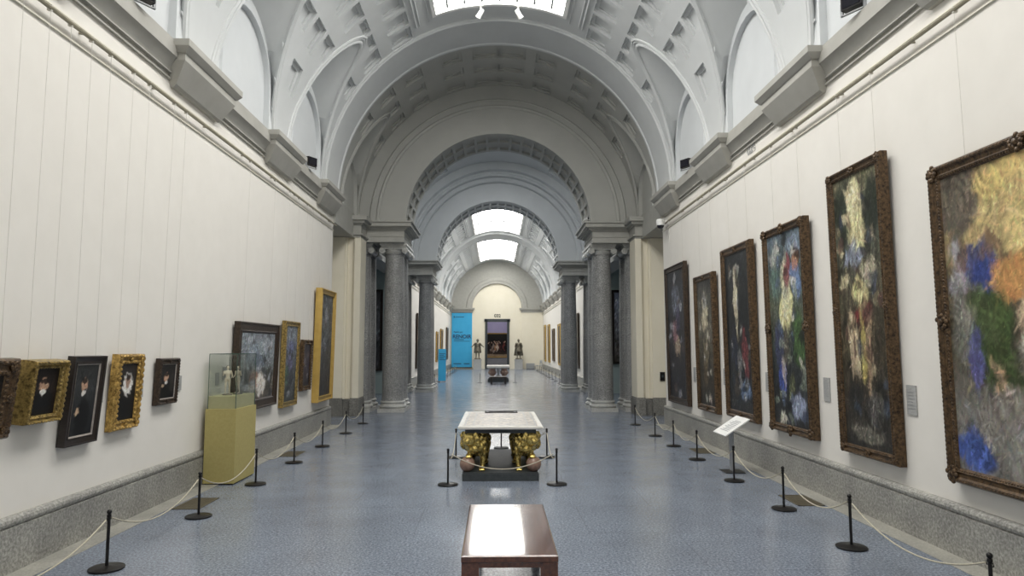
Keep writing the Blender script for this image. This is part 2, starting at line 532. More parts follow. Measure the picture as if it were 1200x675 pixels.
def gallery(y0, y1, pend, side_names, skies, vy0, vy1):
    """walls, baseboards, picture rails, cornices and vault of one long gallery"""
    for sx, side in ((-1, 'left'), (1, 'right')):
        mb = MB(); mb.box(min(sx * W, sx * (W + 0.5)), max(sx * W, sx * (W + 0.5)), y0, y1, 0, 6.05)
        mb.build('wall_' + side, M['cream'], kind='structure')
        mb = MB()
        prof = [(-0.1, 0), (0.06, 0), (0.06, 0.40), (0.045, 0.405), (0.045, 0.415), (0.062, 0.425), (0.068, 0.45), (0.06, 0.475), (0.035, 0.495), (0.0, 0.50), (-0.1, 0.50)]
        mb.prism_y([(sx * (W - d), z) for d, z in prof], y0, y1)
        mb.build('baseboard_' + side, M['basegran'], kind='structure')
        mb = MB()
        mb.prism_y(corn_prof(sx, W), y0, y1)
        for c in pend:
            if c - 0.94 > y0 - .1 and c < y1: corbel(mb, sx, W, c, y1)
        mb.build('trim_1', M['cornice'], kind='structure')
        # picture rail: thin moulding below, a pipe on brackets, thin lip above
        mb = MB()
        for z, d, t in ((5.135, 0.022, 0.014), (5.345, 0.022, 0.014)):
            mb.box(min(sx * (W + .05), sx * (W - d)), max(sx * (W + .05), sx * (W - d)), y0, y1, z, z + t)
        mb.build('trim_2', M['rail'], kind='structure')
        mb = MB()
        mb.tube([(sx * (W - 0.075), y0, RAILZ), (sx * (W - 0.075), y1, RAILZ)], 0.022, 8)
        k = y0 + 0.4
        while k < y1:
            mb.tube([(sx * (W + 0.02), k, RAILZ + 0.02), (sx * (W - 0.075), k, RAILZ)], 0.012, 6)
            k += 1.5
        mb.build('trim_10', M['railpipe'], kind='structure')
        mb = MB(); mb.box(min(sx * (W - .30), sx * (W - 0.0)), max(sx * (W - .30), sx * (W - .0)), y0, y1, 0.0, 0.006)
        mb.build('floor_border', M['border'], kind='structure')
    luns = [((a + b) / 2, 1.42, 43.0) for a, b in zip(pend, pend[1:])]
    luns = [l for l in luns if l[0] - 1.4 >= vy0 - 0.01 and l[0] + 1.4 <= vy1 + 0.01]
    cys = []
    for c in pend:
        for k in range(-2, 3):
            a = c + k * 0.74 - 0.30
            if vy0 + .02 < a and a + 0.6 < vy1 - .02: cys.append((a, a + 0.60))
    vault(vy0, vy1, skies, luns, coffer_ys=cys).build('ceiling', M['plaster'], kind='structure')
    for sx, side in ((-1, 'left'), (1, 'right')):
        tympana(luns, sx).build('wall_' + side, M['tympan'], kind='structure', smooth=25)

def skylight(n, a, b, pane, cx=0.0, Rv=RV, zs=ZS, half=67.8, cols=8, fix=0.45):
    """curved laylight: frame with hanging lip, glazing bars and panes"""
    fr = MB(); gl = MB(); br = MB()
    def P(t, y, r): return (r * math.cos(R(t)), y, zs + r * math.sin(R(t)))
    ths = [half + (180 - 2 * half) * k / 16 for k in range(17)]
    r_in, r_out = Rv - 0.05, Rv + 0.12
    # outer lip
    for y in (a, b):
        s = 1 if y == a else -1
        for t0, t1 in zip(ths, ths[1:]):
            q = [P(t0, y, r_in), P(t1, y, r_in), P(t1, y + s * .10, r_in), P(t0, y + s * .10, r_in)]
            p = [P(t0, y, r_out), P(t1, y, r_out), P(t1, y + s * .10, r_out), P(t0, y + s * .10, r_out)]
            fr.face(q); fr.face([q[0], q[1], p[1], p[0]]); fr.face([q[2], q[3], p[3], p[2]])
    for t in (ths[0], ths[-1]):
        s = 1.0 if t < 90 else -1.0
        q = [P(t, a, r_in), P(t, b, r_in), P(t + s * 1.3, b, r_in), P(t + s * 1.3, a, r_in)]
        p = [P(t, a, r_out), P(t, b, r_out), P(t + s * 1.3, b, r_out), P(t + s * 1.3, a, r_out)]
        fr.face(q); fr.face([q[0], q[1], p[1], p[0]]); fr.face([q[2], q[3], p[3], p[2]])
    # glazing bars
    for k in range(1, cols):
        t = half + (180 - 2 * half) * k / cols
        br.tube([P(t, a + .05, Rv + .06), P(t, b - .05, Rv + .06)], 0.03, 6)
    y = a + 1.4
    while y < b - 0.6:
        br.tube([P(t, y, Rv + .06) for t in ths], 0.03, 6)
        y += 1.4
    for t0, t1 in zip(ths, ths[1:]):
        gl.face([P(t0, a, Rv + .10), P(t1, a, Rv + .10), P(t1, b, Rv + .10), P(t0, b, Rv + .10)])
    w = fr.build('window_%d' % n, M['white'], kind='structure', smooth=20)
    gl.build('glowing_panes', pane, w)
    br.build('glazing_bars', M['slate'], w)
    return w

# ------------------------------------------------------------------ main gallery
PEND = [16.98 - PER * k for k in range(6)][::-1]
gallery(-4.0, 17.95, PEND, ('left', 'right'), [(-2.5, 0.2), (2.0, 15.95)], -4.0, 16.6)
skylight(1, 2.0, 15.95, M['pane'])
skylight(2, -2.5, 0.2, M['pane'])
mb = MB(); mb.box(-5.4, 5.4, -4.4, -4.0, 0, 10.6); mb.build('wall_back', M['cream'], kind='structure')

def arch_band(y0, y1, r, Rv=RV, zs=ZS, name='trim_3', mat='plaster'):
    """transverse arch under the vault, with a bead on each edge"""
    mb = MB(); N = 48
    sec = [(Rv + .1, y0), (r, y0), (r, y0 + .02), (r - .03, y0 + .05), (r - .03, y0 + .13), (r, y0 + .16), (r, y1 - .16), (r - .03, y1 - .13), (r - .03, y1 - .05), (r, y1 - .02), (r, y1), (Rv + .1, y1)]
    for k in range(N):
        a, b = PI * k / N, PI * (k + 1) / N
        for (r0, ya), (r1, yb) in zip(sec, sec[1:]):
            mb.face([(r0 * math.cos(a), ya, zs + r0 * math.sin(a)), (r0 * math.cos(b), ya, zs + r0 * math.sin(b)),
                     (r1 * math.cos(b), yb, zs + r1 * math.sin(b)), (r1 * math.cos(a), yb, zs + r1 * math.sin(a))])
    mb.build(name, M[mat], kind='structure', smooth=25)
arch_band(16.6, 18.1, 4.35)

# ------------------------------------------------------------------ crossing bay between hall and colonnade
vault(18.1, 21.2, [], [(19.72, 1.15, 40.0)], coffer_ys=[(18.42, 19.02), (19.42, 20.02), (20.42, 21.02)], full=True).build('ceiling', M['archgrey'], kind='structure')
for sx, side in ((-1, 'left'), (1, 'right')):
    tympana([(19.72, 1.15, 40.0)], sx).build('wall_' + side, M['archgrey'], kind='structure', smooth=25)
    mb = MB()
    mb.box(min(sx * 5.3, sx * 5.7), max(sx * 5.3, sx * 5.7), 17.7, 21.2, 0, 6.0)
    mb.box(min(sx * 4.5, sx * 5.7), max(sx * 4.5, sx * 5.7), 17.7, 17.95, 0, 6.0)
    mb.build('wall_' + side, M['cream'], kind='structure')
    mb = MB()
    mb.box(min(sx * 4.38, sx * 5.6), max(sx * 4.38, sx * 5.6), 17.95, 20.95, 5.35, 6.05)
    mb.build('trim_4', M['entab'], kind='structure')

# ------------------------------------------------------------------ colonnades carrying the round arches
ZB, ZT = 5.33, 5.97
def colonnade(Y, wallmat, second):
    """Y = face of the frieze. pier, entablature, arch wall (columns are placed apart)"""
    for sx in (-1, 1):
        def bx(m, xa, xb, *r): m.box(min(sx * xa, sx * xb), max(sx * xa, sx * xb), *r)
        if not second:
            mb = MB()
            bx(mb, 4.62, 5.45, Y - 0.9, Y - .05, 0.5, ZB); bx(mb, 4.55, 4.62, Y - 0.84, Y - .05, 0.5, ZB)
            bx(mb, 4.38, 4.55, Y - 0.74, Y - .05, 0.5, ZB); bx(mb, 4.34, 4.38, Y - 0.80, Y - .05, 0.5, ZB)
            bx(mb, 4.15, 4.34, Y - 0.86, Y - .05, 0.5, ZB)
            mb.build('wall_front', wallmat, kind='structure')
            mb = MB()
            bx(mb, 4.60, 5.50, Y - 0.95, Y - .02, 0, .49); bx(mb, 4.40, 4.60, Y - .80, Y - .02, 0, .49); bx(mb, 4.12, 4.40, Y - .91, Y - .02, 0, .49)
            bx(mb, 4.62, 5.48, Y - 0.93, Y - .04, .49, .53); bx(mb, 4.14, 4.38, Y - .89, Y - .04, .49, .53)
            mb.build('baseboard_front', M['piergran'], kind='structure')
        else:
            mb = MB(); bx(mb, 5.0, 9.3, Y - .55, Y + .2, 0, 6.0); mb.build('wall_front', wallmat, kind='structure')
        # entablature: frieze, stepped cornice; over the pier it breaks forward a little
        mb = MB()
        xin = 2.98; depth = 1.9
        def block(m, e, z0, z1, xo=5.5):
            bx(m, xin - e, xo, Y - e, Y + depth + e, z0, z1)
        block(mb, 0.0, ZB, 5.50); block(mb, 0.02, 5.50, 5.53); block(mb, 0.0, 5.53, 5.70)
        block(mb, 0.06, 5.70, 5.74); block(mb, 0.12, 5.74, 5.78); block(mb, 0.24, 5.80, 5.92); block(mb, 0.20, 5.78, 5.80); block(mb, 0.29, 5.92, ZT)
        if not second:
            for e, z0, z1 in ((0.88, ZB, 5.40), (0.94, 5.40, 5.44), (0.88, 5.44, 5.72), (0.93, 5.72, 5.76), (1.0, 5.76, 5.84), (1.08, 5.84, ZT)):
                bx(mb, 4.15 - (e - .88), 5.5, Y - e, Y, z0, z1)
        mb.build('trim_5', M['entab'], kind='structure')
    # arch wall
    r, zc, Y0, Y1 = (2.79 if second else 2.92), (5.98 if second else 5.92), Y, Y + 1.9
    mb = MB(); N = 48
    def rect(a, X=5.6, Z=10.9):
        c, s = math.cos(a), math.sin(a)
        k = min(X / abs(c) if abs(c) > 1e-6 else 1e9, (Z - zc) / s if s > 1e-6 else 1e9)
        return (k * c, zc + k * s)
    rings = [(r, 0.0), (r, -.05), (r + .12, -.05), (r + .12, 0.0)]
    rings += [(3.76, 0.0), (3.78, -.04), (3.84, -.06), (3.88, -.02), (4.02, -.02), (4.05, -.05), (4.09, 0.0)] if not second else [(3.3, 0.0), (3.34, 0.0)]
    for k in range(N):
        a, b = PI * k / N, PI * (k + 1) / N
        for (ra, da), (rb, db) in zip(rings, rings[1:]):
            mb.face([(ra * math.cos(a), Y0 + da, zc + ra * math.sin(a)), (ra * math.cos(b), Y0 + da, zc + ra * math.sin(b)),
                     (rb * math.cos(b), Y0 + db, zc + rb * math.sin(b)), (rb * math.cos(a), Y0 + db, zc + rb * math.sin(a))])
        ro = rings[-1][0]
        pa, pb = rect(a), rect(b)
        mb.face([(ro * math.cos(a), Y0, zc + ro * math.sin(a)), (ro * math.cos(b), Y0, zc + ro * math.sin(b)), (pb[0], Y0, pb[1]), (pa[0], Y0, pa[1])])
        mb.face([(r * math.cos(a), Y1, zc + r * math.sin(a)), (r * math.cos(b), Y1, zc + r * math.sin(b)), (pb[0], Y1, pb[1]), (pa[0], Y1, pa[1])])
        # soffit with sunk panels
        if k % 2 == 0:
            c = PI * (k + 2) / N
            def S(t, y, rr): return (rr * math.cos(t), y, zc + rr * math.sin(t))
            da = (c - a) * 0.12
            for (u0, u1) in ((Y0, Y0 + .2), (Y1 - .2, Y1), (Y0 + .86, Y0 + 1.04)):
                mb.face([S(a, u0, r), S(c, u0, r), S(c, u1, r), S(a, u1, r)])
            for (u0, u1) in ((Y0 + .2, Y0 + .86), (Y0 + 1.04, Y1 - .2)):
                for (t0, t1) in ((a, a + da), (c - da, c)):
                    mb.face([S(t0, u0, r), S(t1, u0, r), S(t1, u1, r), S(t0, u1, r)])
                q = [S(a + da, u0, r), S(c - da, u0, r), S(c - da, u1, r), S(a + da, u1, r)]
                s = [S(a + da, u0, r + .07), S(c - da, u0, r + .07), S(c - da, u1, r + .07), S(a + da, u1, r + .07)]
                for i in range(4):
                    j = (i + 1) % 4
                    mb.face([q[i], q[j], s[j], s[i]])
                mb.face(s)
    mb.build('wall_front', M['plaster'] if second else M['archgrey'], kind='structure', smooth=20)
Y1c, Y2c = 21.1, 30.7
colonnade(Y1c, M['pier'], False)
colonnade(Y2c, M['teal'], True)

# one column, then its copies
def make_column():
    t = empty('column')
    mb = MB()
    mb.box(-.42, .42, -.42, .42, 0, .12)
    mb.lathe([(.40, .12), (.43, .15), (.44, .18), (.42, .215), (.38, .23), (.365, .255), (.365, .27), (.38, .285), (.40, .30), (.39, .335), (.355, .35)], n=32)
    mb.build('base', M['colbase'], t)
    mb = MB()
    mb.lathe([(.365, .34), (.345, .39), (.34, .6), (.338, 1.8), (.325, 3.2), (.305, 4.6), (.295, 4.97), (.315, 4.99), (.32, 5.01), (.30, 5.03)], n=36)
    mb.build('shaft', M['colgran'], t)
    mb = MB()
    mb.lathe([(.30, 5.02), (.335, 5.06), (.36, 5.11), (.34, 5.15)], n=28)
    mb.box(-.40, .40, -.36, .36, 5.15, 5.22)
    mb.box(-.43, .43, -.43, .43, 5.27, 5.33); mb.box(-.40, .40, -.40, .40, 5.22, 5.27)
    for sx in (-1, 1):   # volutes
        mb.lathe([(.09, -.37), (.105, -.35), (.105, .35), (.09, .37)], (sx * .36, 0, 5.11), 16, 'y')
        mb.lathe([(.04, -.40), (.045, -.37), (.045, .37), (.04, .40)], (sx * .36, 0, 5.11), 12, 'y')
    mb.build('capital', M['colbase'], t)
    return t
col0 = make_column(); first = True
for Yc, far in ((Y1c, False), (Y2c, True)):
    for sx in (-1, 1):
        for xa, where in ((3.35, 'inner'), (4.42, 'outer')):
            for dy, row in ((.66, 'front'), (1.58, 'rear')):
                c = col0 if first else copy_tree(col0)
                first = False
                c.location = (sx * xa, Yc + dy, 0)
                place = 'left' if sx < 0 else 'right'
                arch = 'farther round arch' if far else 'nearer round arch'
                inn = 'walkway' if where == 'inner' else 'wall'
                tag(c, 'granite column, %s of the %s, %s one of %s pair' % (place, arch, row, inn), 'column', 'granite columns under the arches', 'thing')

# ------------------------------------------------------------------ middle room between the colonnades
YM0, YM1 = Y1c + 1.9, Y2c - 0.7
RM = 4.46
vault(YM0, YM1, [(YM0 + .5, YM0 + 4.2)], [], Rv=RM, zs=5.97,
      coffer_ys=[(YM0 + .4 + .78 * k, YM0 + 1.0 + .78 * k) for k in range(8)], full=False).build('ceiling', M['plaster'], kind='structure')
skylight(3, YM0 + .5, YM0 + 4.2, M['panecool'], Rv=RM, zs=5.97)
# ring arch in front of the second arch wall
mb = MB(); N = 64
sec = [(RM + .3, YM1 - .06), (4.12, YM1 - .06), (4.10, YM1 - .02), (4.08, YM1 + .22), (4.00, YM1 + .22), (3.97, YM1 + .26), (3.90, YM1 + .28), (3.88, YM1 + .32), (3.86, YM1 + .50), (3.70, YM1 + .50), (3.66, YM1 + .54), (3.64, YM1 + .72)]
for k in range(N):
    a, b = PI * k / N, PI * (k + 1) / N
    for (r0, ya), (r1, yb) in zip(sec, sec[1:]):
        mb.face([(r0 * math.cos(a), ya, 5.97 + r0 * math.sin(a)), (r0 * math.cos(b), ya, 5.97 + r0 * math.sin(b)),
                 (r1 * math.cos(b), yb, 5.97 + r1 * math.sin(b)), (r1 * math.cos(a), yb, 5.97 + r1 * math.sin(a))])
mb.build('trim_6', M['plaster'], kind='structure', smooth=20)
for sx, side in ((-1, 'left'), (1, 'right')):
    def bx(m, xa, xb, *r): m.box(min(sx * xa, sx * xb), max(sx * xa, sx * xb), *r)
    mb = MB(); bx(mb, 4.42, 5.1, YM0, YM1 + .7, 5.33, 6.02); mb.build('trim_7', M['entab'], kind='structure')
    mb = MB(); bx(mb, 5.1, 9.3, 21.0, YM1 + .9, 5.98, 6.2); mb.build('ceiling', M['plaster'], kind='structure')
    mb = MB(); bx(mb, 9.0, 9.3, 21.0, YM1 + .9, 0, 6.2); bx(mb, 5.3, 9.3, 20.9, 21.2, 0, 6.2); mb.build('wall_' + side, M['teal'], kind='structure')

# ------------------------------------------------------------------ far gallery
YF0, YF1 = Y2c + 1.9, 65.0
PF = [34.3 + PER * k for k in range(9)]
gallery(YF0 + .15, YF1, PF, ('left', 'right'), [(35.0, 48.0), (51.0, 63.2)], YF0, YF1)
skylight(4, 35.0, 48.0, M['pane'])
skylight(5, 51.0, 63.2, M['pane'])
arch_band(48.3, 50.7, 4.22, name='trim_8')

# far end wall with a round-headed recess and the doorway in it
mb = MB()
zc, r0, Yw = 5.85, 2.38, 65.0
for sx in (-1, 1):
    mb.box(min(sx * 2.38, sx * 5.0), max(sx * 2.38, sx * 5.0), Yw, Yw + .6, 0, zc)
mb.build('wall_end', M['pier'], kind='structure')
mb = MB()
N = 40
rings = [(2.38, .55), (2.38, 0), (2.40, -.06), (2.62, -.06), (2.66, -.10), (2.90, -.10), (2.95, -.02), (3.0, 0)]
for k in range(N):
    a, b = PI * k / N, PI * (k + 1) / N
    for (ra, da), (rb, db) in zip(rings, rings[1:]):
        mb.face([(ra * math.cos(a), Yw + da, zc + ra * math.sin(a)), (ra * math.cos(b), Yw + da, zc + ra * math.sin(b)),
                 (rb * math.cos(b), Yw + db, zc + rb * math.sin(b)), (rb * math.cos(a), Yw + db, zc + rb * math.sin(a))])
    def rect(a, X=5.0, Z=10.8):
        c, s = math.cos(a), math.sin(a)
        k = min(X / abs(c) if abs(c) > 1e-6 else 1e9, (Z - zc) / s if s > 1e-6 else 1e9)
        return (k * c, Yw, zc + k * s)
    mb.face([(3.0 * math.cos(a), Yw, zc + 3.0 * math.sin(a)), (3.0 * math.cos(b), Yw, zc + 3.0 * math.sin(b)), rect(b), rect(a)])
mb.build('wall_end', M['entab'], kind='structure', smooth=20)
mb = MB()
DX0, DX1, DZ = -1.12, 1.18, 4.75
mb.box(-2.6, DX0, Yw + .2, Yw + .6, 0, 8.6); mb.box(DX1, 2.6, Yw + .2, Yw + .6, 0, 8.6); mb.box(DX0, DX1, Yw + .2, Yw + .6, DZ, 8.6)
mb.build('wall_end', M['pier'], kind='structure')
mb = MB()
for sx in (-1, 1):
    for e, z0, z1 in ((0.04, 5.42, 5.62), (0.14, 5.62, 5.72), (0.22, 5.72, 5.86)):
        mb.box(min(sx * (2.38 - e), sx * 4.5), max(sx * (2.38 - e), sx * 4.5), Yw - e, Yw + .1, z0, z1)
mb.build('trim_9', M['entab'], kind='structure')
# door surround
mb = MB()
for x0, x1, z0, z1 in ((DX0 - .02, DX0 + .2, 0, DZ), (DX1 - .2, DX1 + .02, 0, DZ), (DX0 - .1, DX1 + .1, DZ - .22, DZ + .06)):
    mb.box(x0, x1, Yw + .08, Yw + .5, z0, z1)
mb.build('door_1', M['slate'], kind='structure')
# room beyond the door
mb = MB(); mb.box(-4.2, 4.2, 76.0, 76.3, 0, 6); mb.build('wall_end', M['lavender'], kind='structure')
for sx, side in ((-1, 'left'), (1, 'right')):
    mb = MB(); mb.box(min(sx * 4.0, sx * 4.3), max(sx * 4.0, sx * 4.3), Yw + .6, 76, 0, 6); mb.build('wall_' + side, M['lavender'], kind='structure')
mb = MB(); mb.box(-4.3, 4.3, Yw + .55, 76.3, 6.0, 6.3); mb.build('ceiling', M['plaster'], kind='structure')
mb = MB(); mb.box(-1.6, 1.6, 68.0, 75.0, 5.90, 5.99); w = mb.build('window_6', M['white'], kind='structure')  # unseen ceiling panel, added to brighten the lavender room
mb = MB(); mb.box(-1.5, 1.5, 68.1, 74.9, 5.88, 5.90); mb.build('glowing_panes', M['addedglow'], w)  # emitting face of that added panel
mb = MB(); mb.box(-4.0, 4.0, 75.94, 76.0, 0, .93); mb.build('baseboard_end', M['grey'], kind='structure')

mb = MB(); mb.box(-9.3, 9.3, -4.4, 76.3, -0.2, 0); mb.build('floor', M['floor'], kind='structure')

# ------------------------------------------------------------------ paintings
def paint(w, h, nx, nz, seed, bg, masses, strokes=900, jitter=0.16, slen=0.10, haze=0.5):
    """loose brushwork: soft masses of colour over a graded ground, then many strokes that drag the colour about"""
    rs = np.random.RandomState(seed)
    U, V = np.meshgrid(np.linspace(0, 1, nx), np.linspace(0, 1, nz))
    asp = h / w
    def wob(f):
        a = np.zeros_like(U)
        for _ in range(6):
            kx, kz, p = rs.uniform(-f, f), rs.uniform(-f, f) * 1.5, rs.uniform(0, 6.28)
            a += np.sin(kx * U * 6.28 + kz * V * 6.28 + p)
        return a / 6
    bg = np.array(bg, float)                        # rows from bottom to top
    pos = np.linspace(0, 1, len(bg))
    Vw = np.clip(V + 0.10 * wob(2.0), 0, 1)
    C = np.stack([np.interp(Vw, pos, bg[:, i]) for i in range(3)], -1)
    for (u, v, ru, rv, col, al, rot) in masses:
        du, dv = (U - u) + 0.07 * wob(4), (V - v) + 0.035 * wob(4)
        c, s = math.cos(rot), math.sin(rot)
        a, b = (du * c + dv * asp * s) / ru, (-du * s + dv * asp * c) / (rv * asp)
        d = np.sqrt(a * a + b * b) + 0.30 * wob(7)
        m = np.clip((1.15 - d) / 0.3, 0, 1) * al
        C = C * (1 - m[..., None]) + np.array(col) * m[..., None]
    base = C.copy()
    # folds: broken ridges of light and dark running mostly upright
    f1, f2 = wob(4), wob(3)
    ph = (U * 9 + 1.6 * f1 + .5 * V) * (2.2 / max(.6, min(2.2, asp)))
    fold = np.sin(6.28 * (ph + .35 * np.sin(6.28 * (V * 3.1 + f2)))) * np.clip(.6 + 1.2 * wob(3), 0, 1.2)
    C = C * (1 + .42 * fold)[..., None]
    base = C.copy()
    kinds = [(1.3, .45, .40), (.6, .9, .55), (.32, 1.4, .75)]      # size, share of strokes, contrast
    for size, share, con in kinds:
        for _ in range(int(strokes * share)):
            i, j = rs.randint(nz), rs.randint(nx)
            g = float(np.clip(rs.normal(0, con * jitter * 5.5), -1.6, 1.1))
            col = np.clip(base[i, j] * math.exp(g) * (1 + rs.normal(0, .10, 3)), .004, .85)
            L = slen * size * rs.uniform(.4, 1.1); th = rs.normal(PI / 2, 0.75)
            wd = L * rs.uniform(.10, .26)
            hu, hv = int(nx * L) + 2, int(nz * L / asp) + 2
            i0, i1, j0, j1 = max(0, i - hv), min(nz, i + hv + 1), max(0, j - hu), min(nx, j + hu + 1)
            du = U[i0:i1, j0:j1] - U[i, j]; dv = (V[i0:i1, j0:j1] - V[i, j]) * asp
            c, s = math.cos(th), math.sin(th)
            a = (du * c + dv * s) / L; b = (-du * s + dv * c) / wd + rs.uniform(-1.6, 1.6) * a * a
            m = np.clip(1.4 - np.sqrt(a * a + b * b) * 1.4, 0, 1) * 0.85
            sub = C[i0:i1, j0:j1]
            C[i0:i1, j0:j1] = sub * (1 - m[..., None]) + col * m[..., None]
    lum = (C * np.array([.25, .6, .15])).sum(-1, keepdims=True)
    C = lum + (C - lum) * .74
    C = C * np.clip(lum / .13, .4, 1.6) ** .2
    return np.clip(C, 0.003, 0.85)

def srgb(*c):
    return tuple(((x / 255) / 12.92 if x / 255 < .04045 else ((x / 255 + .055) / 1.055) ** 2.4) for x in c)

def canvas_object(w, h, y, data, parent, x0=0, z0=0):
    nz, nx, _ = data.shape
    xs = np.linspace(-w / 2, w / 2, nx); zs = np.linspace(0, h, nz)
    X, Z = np.meshgrid(xs, zs)
    co = np.stack([X + x0, np.full_like(X, y), Z + z0], -1).reshape(-1, 3)
    idx = np.arange(nx * nz).reshape(nz, nx)
    q = np.stack([idx[:-1, :-1], idx[:-1, 1:], idx[1:, 1:], idx[1:, :-1]], -1).reshape(-1, 4)
    nb = len(co)
    # give the canvas its thickness: four back corners
    back = np.array([[x0 - w / 2, y + .02, z0], [x0 + w / 2, y + .02, z0], [x0 + w / 2, y + .02, z0 + h], [x0 - w / 2, y + .02, z0 + h]])
    me = bpy.data.meshes.new('canvas')
    me.from_pydata(np.vstack([co, back]).tolist(), [], q.tolist() + [[nb + 3, nb + 2, nb + 1, nb]])
    at = me.color_attributes.new('paint', 'FLOAT_COLOR', 'POINT')
    rgba = np.ones((nb + 4, 4)); rgba[:nb, :3] = data.reshape(-1, 3); rgba[nb:, :3] = .05
    at.data.foreach_set('color', rgba.astype(np.float32).ravel())
    me.update()
    return link_mesh('canvas', me, M['canvas'], parent)

def frame_mesh(w, h, fw, d, style):
    mb = MB()
    if style == 'carved':
        prof = [(0, 0), (0, d * .75), (fw * .10, d * .95), (fw * .30, d), (fw * .42, d * .82), (fw * .62, d * .78), (fw * .74, d * .9), (fw * .90, d * .76), (fw, d * .58)]
    elif style == 'flat':
        prof = [(0, 0), (0, d), (fw * .14, d), (fw * .2, d * .85), (fw * .72, d * .72), (fw * .8, d * .8), (fw, d * .5)]
    elif style == 'cassetta':
        prof = [(0, 0), (0, d * .9), (fw * .08, d), (fw * .2, d), (fw * .26, d * .8), (fw * .7, d * .7), (fw * .78, d * .9), (fw * .9, d * .9), (fw, d * .5)]
    else:
        prof = [(0, 0), (0, d), (fw * .5, d * .9), (fw * .8, d * .65), (fw, d * .5)]
    loops = [[(-(w / 2 - s), -t, s), ((w / 2 - s), -t, s), ((w / 2 - s), -t, h - s), (-(w / 2 - s), -t, h - s)] for s, t in prof]
    for a, b in zip(loops, loops[1:]):
        for i in range(4):
            j = (i + 1) % 4
            mb.face([a[i], a[j], b[j], b[i]])
    mb.face(loops[0])
    return mb

def along_frame(w, h, s, step):
    """points along the rectangle set in by s, with their side direction"""
    out = []
    for (a, b, dr) in (((-w / 2 + s, s), (w / 2 - s, s), 'h'), ((w / 2 - s, s), (w / 2 - s, h - s), 'v'), ((w / 2 - s, h - s), (-w / 2 + s, h - s), 'h'), ((-w / 2 + s, h - s), (-w / 2 + s, s), 'v')):
        L = math.hypot(b[0] - a[0], b[1] - a[1]); n = max(2, int(L / step))
        for k in range(n):
            t = (k + .5) / n
            out.append((a[0] + (b[0] - a[0]) * t, a[1] + (b[1] - a[1]) * t, dr))
    return out

def painting(label, group, side, y, zb, w, h, fw, d, style, fmat, data, tilt=0.0, beads=0, scroll=0, fillet=None, rc=.62, wires=True, cx=None, rot=None, name='painting', rail=RAILZ, wall_x=None, gap=0.004):
    if rot is None:
        rot = PI / 2 if side == 'L' else -PI / 2
        sx = -1 if side == 'L' else 1
        loc = (sx * (W - gap), y, zb)
    else:
        loc = (cx, y, zb)
    t = empty(name, loc, (tilt, 0, rot))
    tag(t, label, 'painting', group)
    mb = frame_mesh(w, h, fw, d, style)
    if beads:
        for x, z, dr in along_frame(w, h, fw * .82, beads):
            r = beads * .42
            mb.ball((x, -d * .80, z), (r, r * .8, r), 6, 4)
        for x, z, dr in along_frame(w, h, fw * .2, beads * 1.3):
            r = beads * .5
            mb.ball((x, -d * .97, z), (r * (1.1 if dr == 'h' else .6), r * .6, r * (.6 if dr == 'h' else 1.1)), 6, 4)
    if scroll:
        rr = random.Random(int(y * 100))
        spots = [(-w / 2 + fw * .5, fw * .5), (w / 2 - fw * .5, fw * .5), (w / 2 - fw * .5, h - fw * .5), (-w / 2 + fw * .5, h - fw * .5), (0, fw * .5), (0, h - fw * .5), (-w / 2 + fw * .5, h / 2), (w / 2 - fw * .5, h / 2)]
        for (sx_, sz_) in spots:
            for k in range(9):
                a = 2 * PI * k / 9
                mb.ball((sx_ + math.cos(a) * scroll * rr.uniform(.5, 1), -d * .92, sz_ + math.sin(a) * scroll * rr.uniform(.5, 1)), (scroll * .38, scroll * .3, scroll * .38), 7, 5)
            mb.ball((sx_, -d * .98, sz_), (scroll * .5, scroll * .35, scroll * .5), 8, 5)
    mb.build('frame', fmat, t, smooth=35)
    if fillet:
        fl = MB()
        s0, s1 = fw * .93, fw * 1.12
        a = [(-(w / 2 - s0), -d * .80, s0), ((w / 2 - s0), -d * .80, s0), ((w / 2 - s0), -d * .80, h - s0), (-(w / 2 - s0), -d * .80, h - s0)]
        b = [(-(w / 2 - s1), -d * .66, s1), ((w / 2 - s1), -d * .66, s1), ((w / 2 - s1), -d * .66, h - s1), (-(w / 2 - s1), -d * .66, h - s1)]
        c = [(p[0], -d * .3, p[2]) for p in a]
        for i in range(4):
            j = (i + 1) % 4
            fl.face([a[i], a[j], b[j], b[i]]); fl.face([a[i], a[j], c[j], c[i]])
        fl.build('fillet', fillet, t)
    iw, ih = w - 2 * fw * .97, h - 2 * fw * .97
    canvas_object(iw, ih, -d * rc, data, t, 0, fw * .97)
    if wires:
        c, s = math.cos(-tilt), math.sin(-tilt)
        for xs in (-w * .32, w * .32):
            p0 = Vector((xs, -0.005, h - fw * .3))
            wy = p0.z * -math.sin(tilt)             # where the fixing stands, before the tilt
            zt = rail - zb
            q = Vector((xs, -0.07, zt))
            q = Vector((q.x, q.y * c - q.z * s, q.y * s + q.z * c))
            mb = MB(); mb.tube([p0, q], 0.0026, 5)
            hk = q + Vector((0, 0, 0))
            mb.box(hk.x - .012, hk.x + .012, hk.y - .014, hk.y + .03, hk.z - .03, hk.z + .03)
            mb.build('hanging_wire', M['wire'], t)
    return t

S = srgb
def rnd_masses(seed, n, cols, ur=(.05, .95), vr=(.03, .97), ru=(.03, .12), rv=(.02, .07), al=.85):
    r = random.Random(seed); out = []
    for _ in range(n):
        out.append((r.uniform(*ur), r.uniform(*vr), r.uniform(*ru), r.uniform(*rv), r.choice(cols), r.uniform(al - .25, al), r.gauss(0, .45)))
    return out

GR = 'tall framed canvases along the right wall'
GL = 'framed pictures along the left wall'
pale, flesh, dk, olive, blu, grn, red, gold = S(205, 200, 180), S(196, 160, 120), S(24, 22, 20), S(80, 78, 50), S(52, 74, 130), S(52, 74, 30), S(120, 40, 45), S(190, 160, 60)

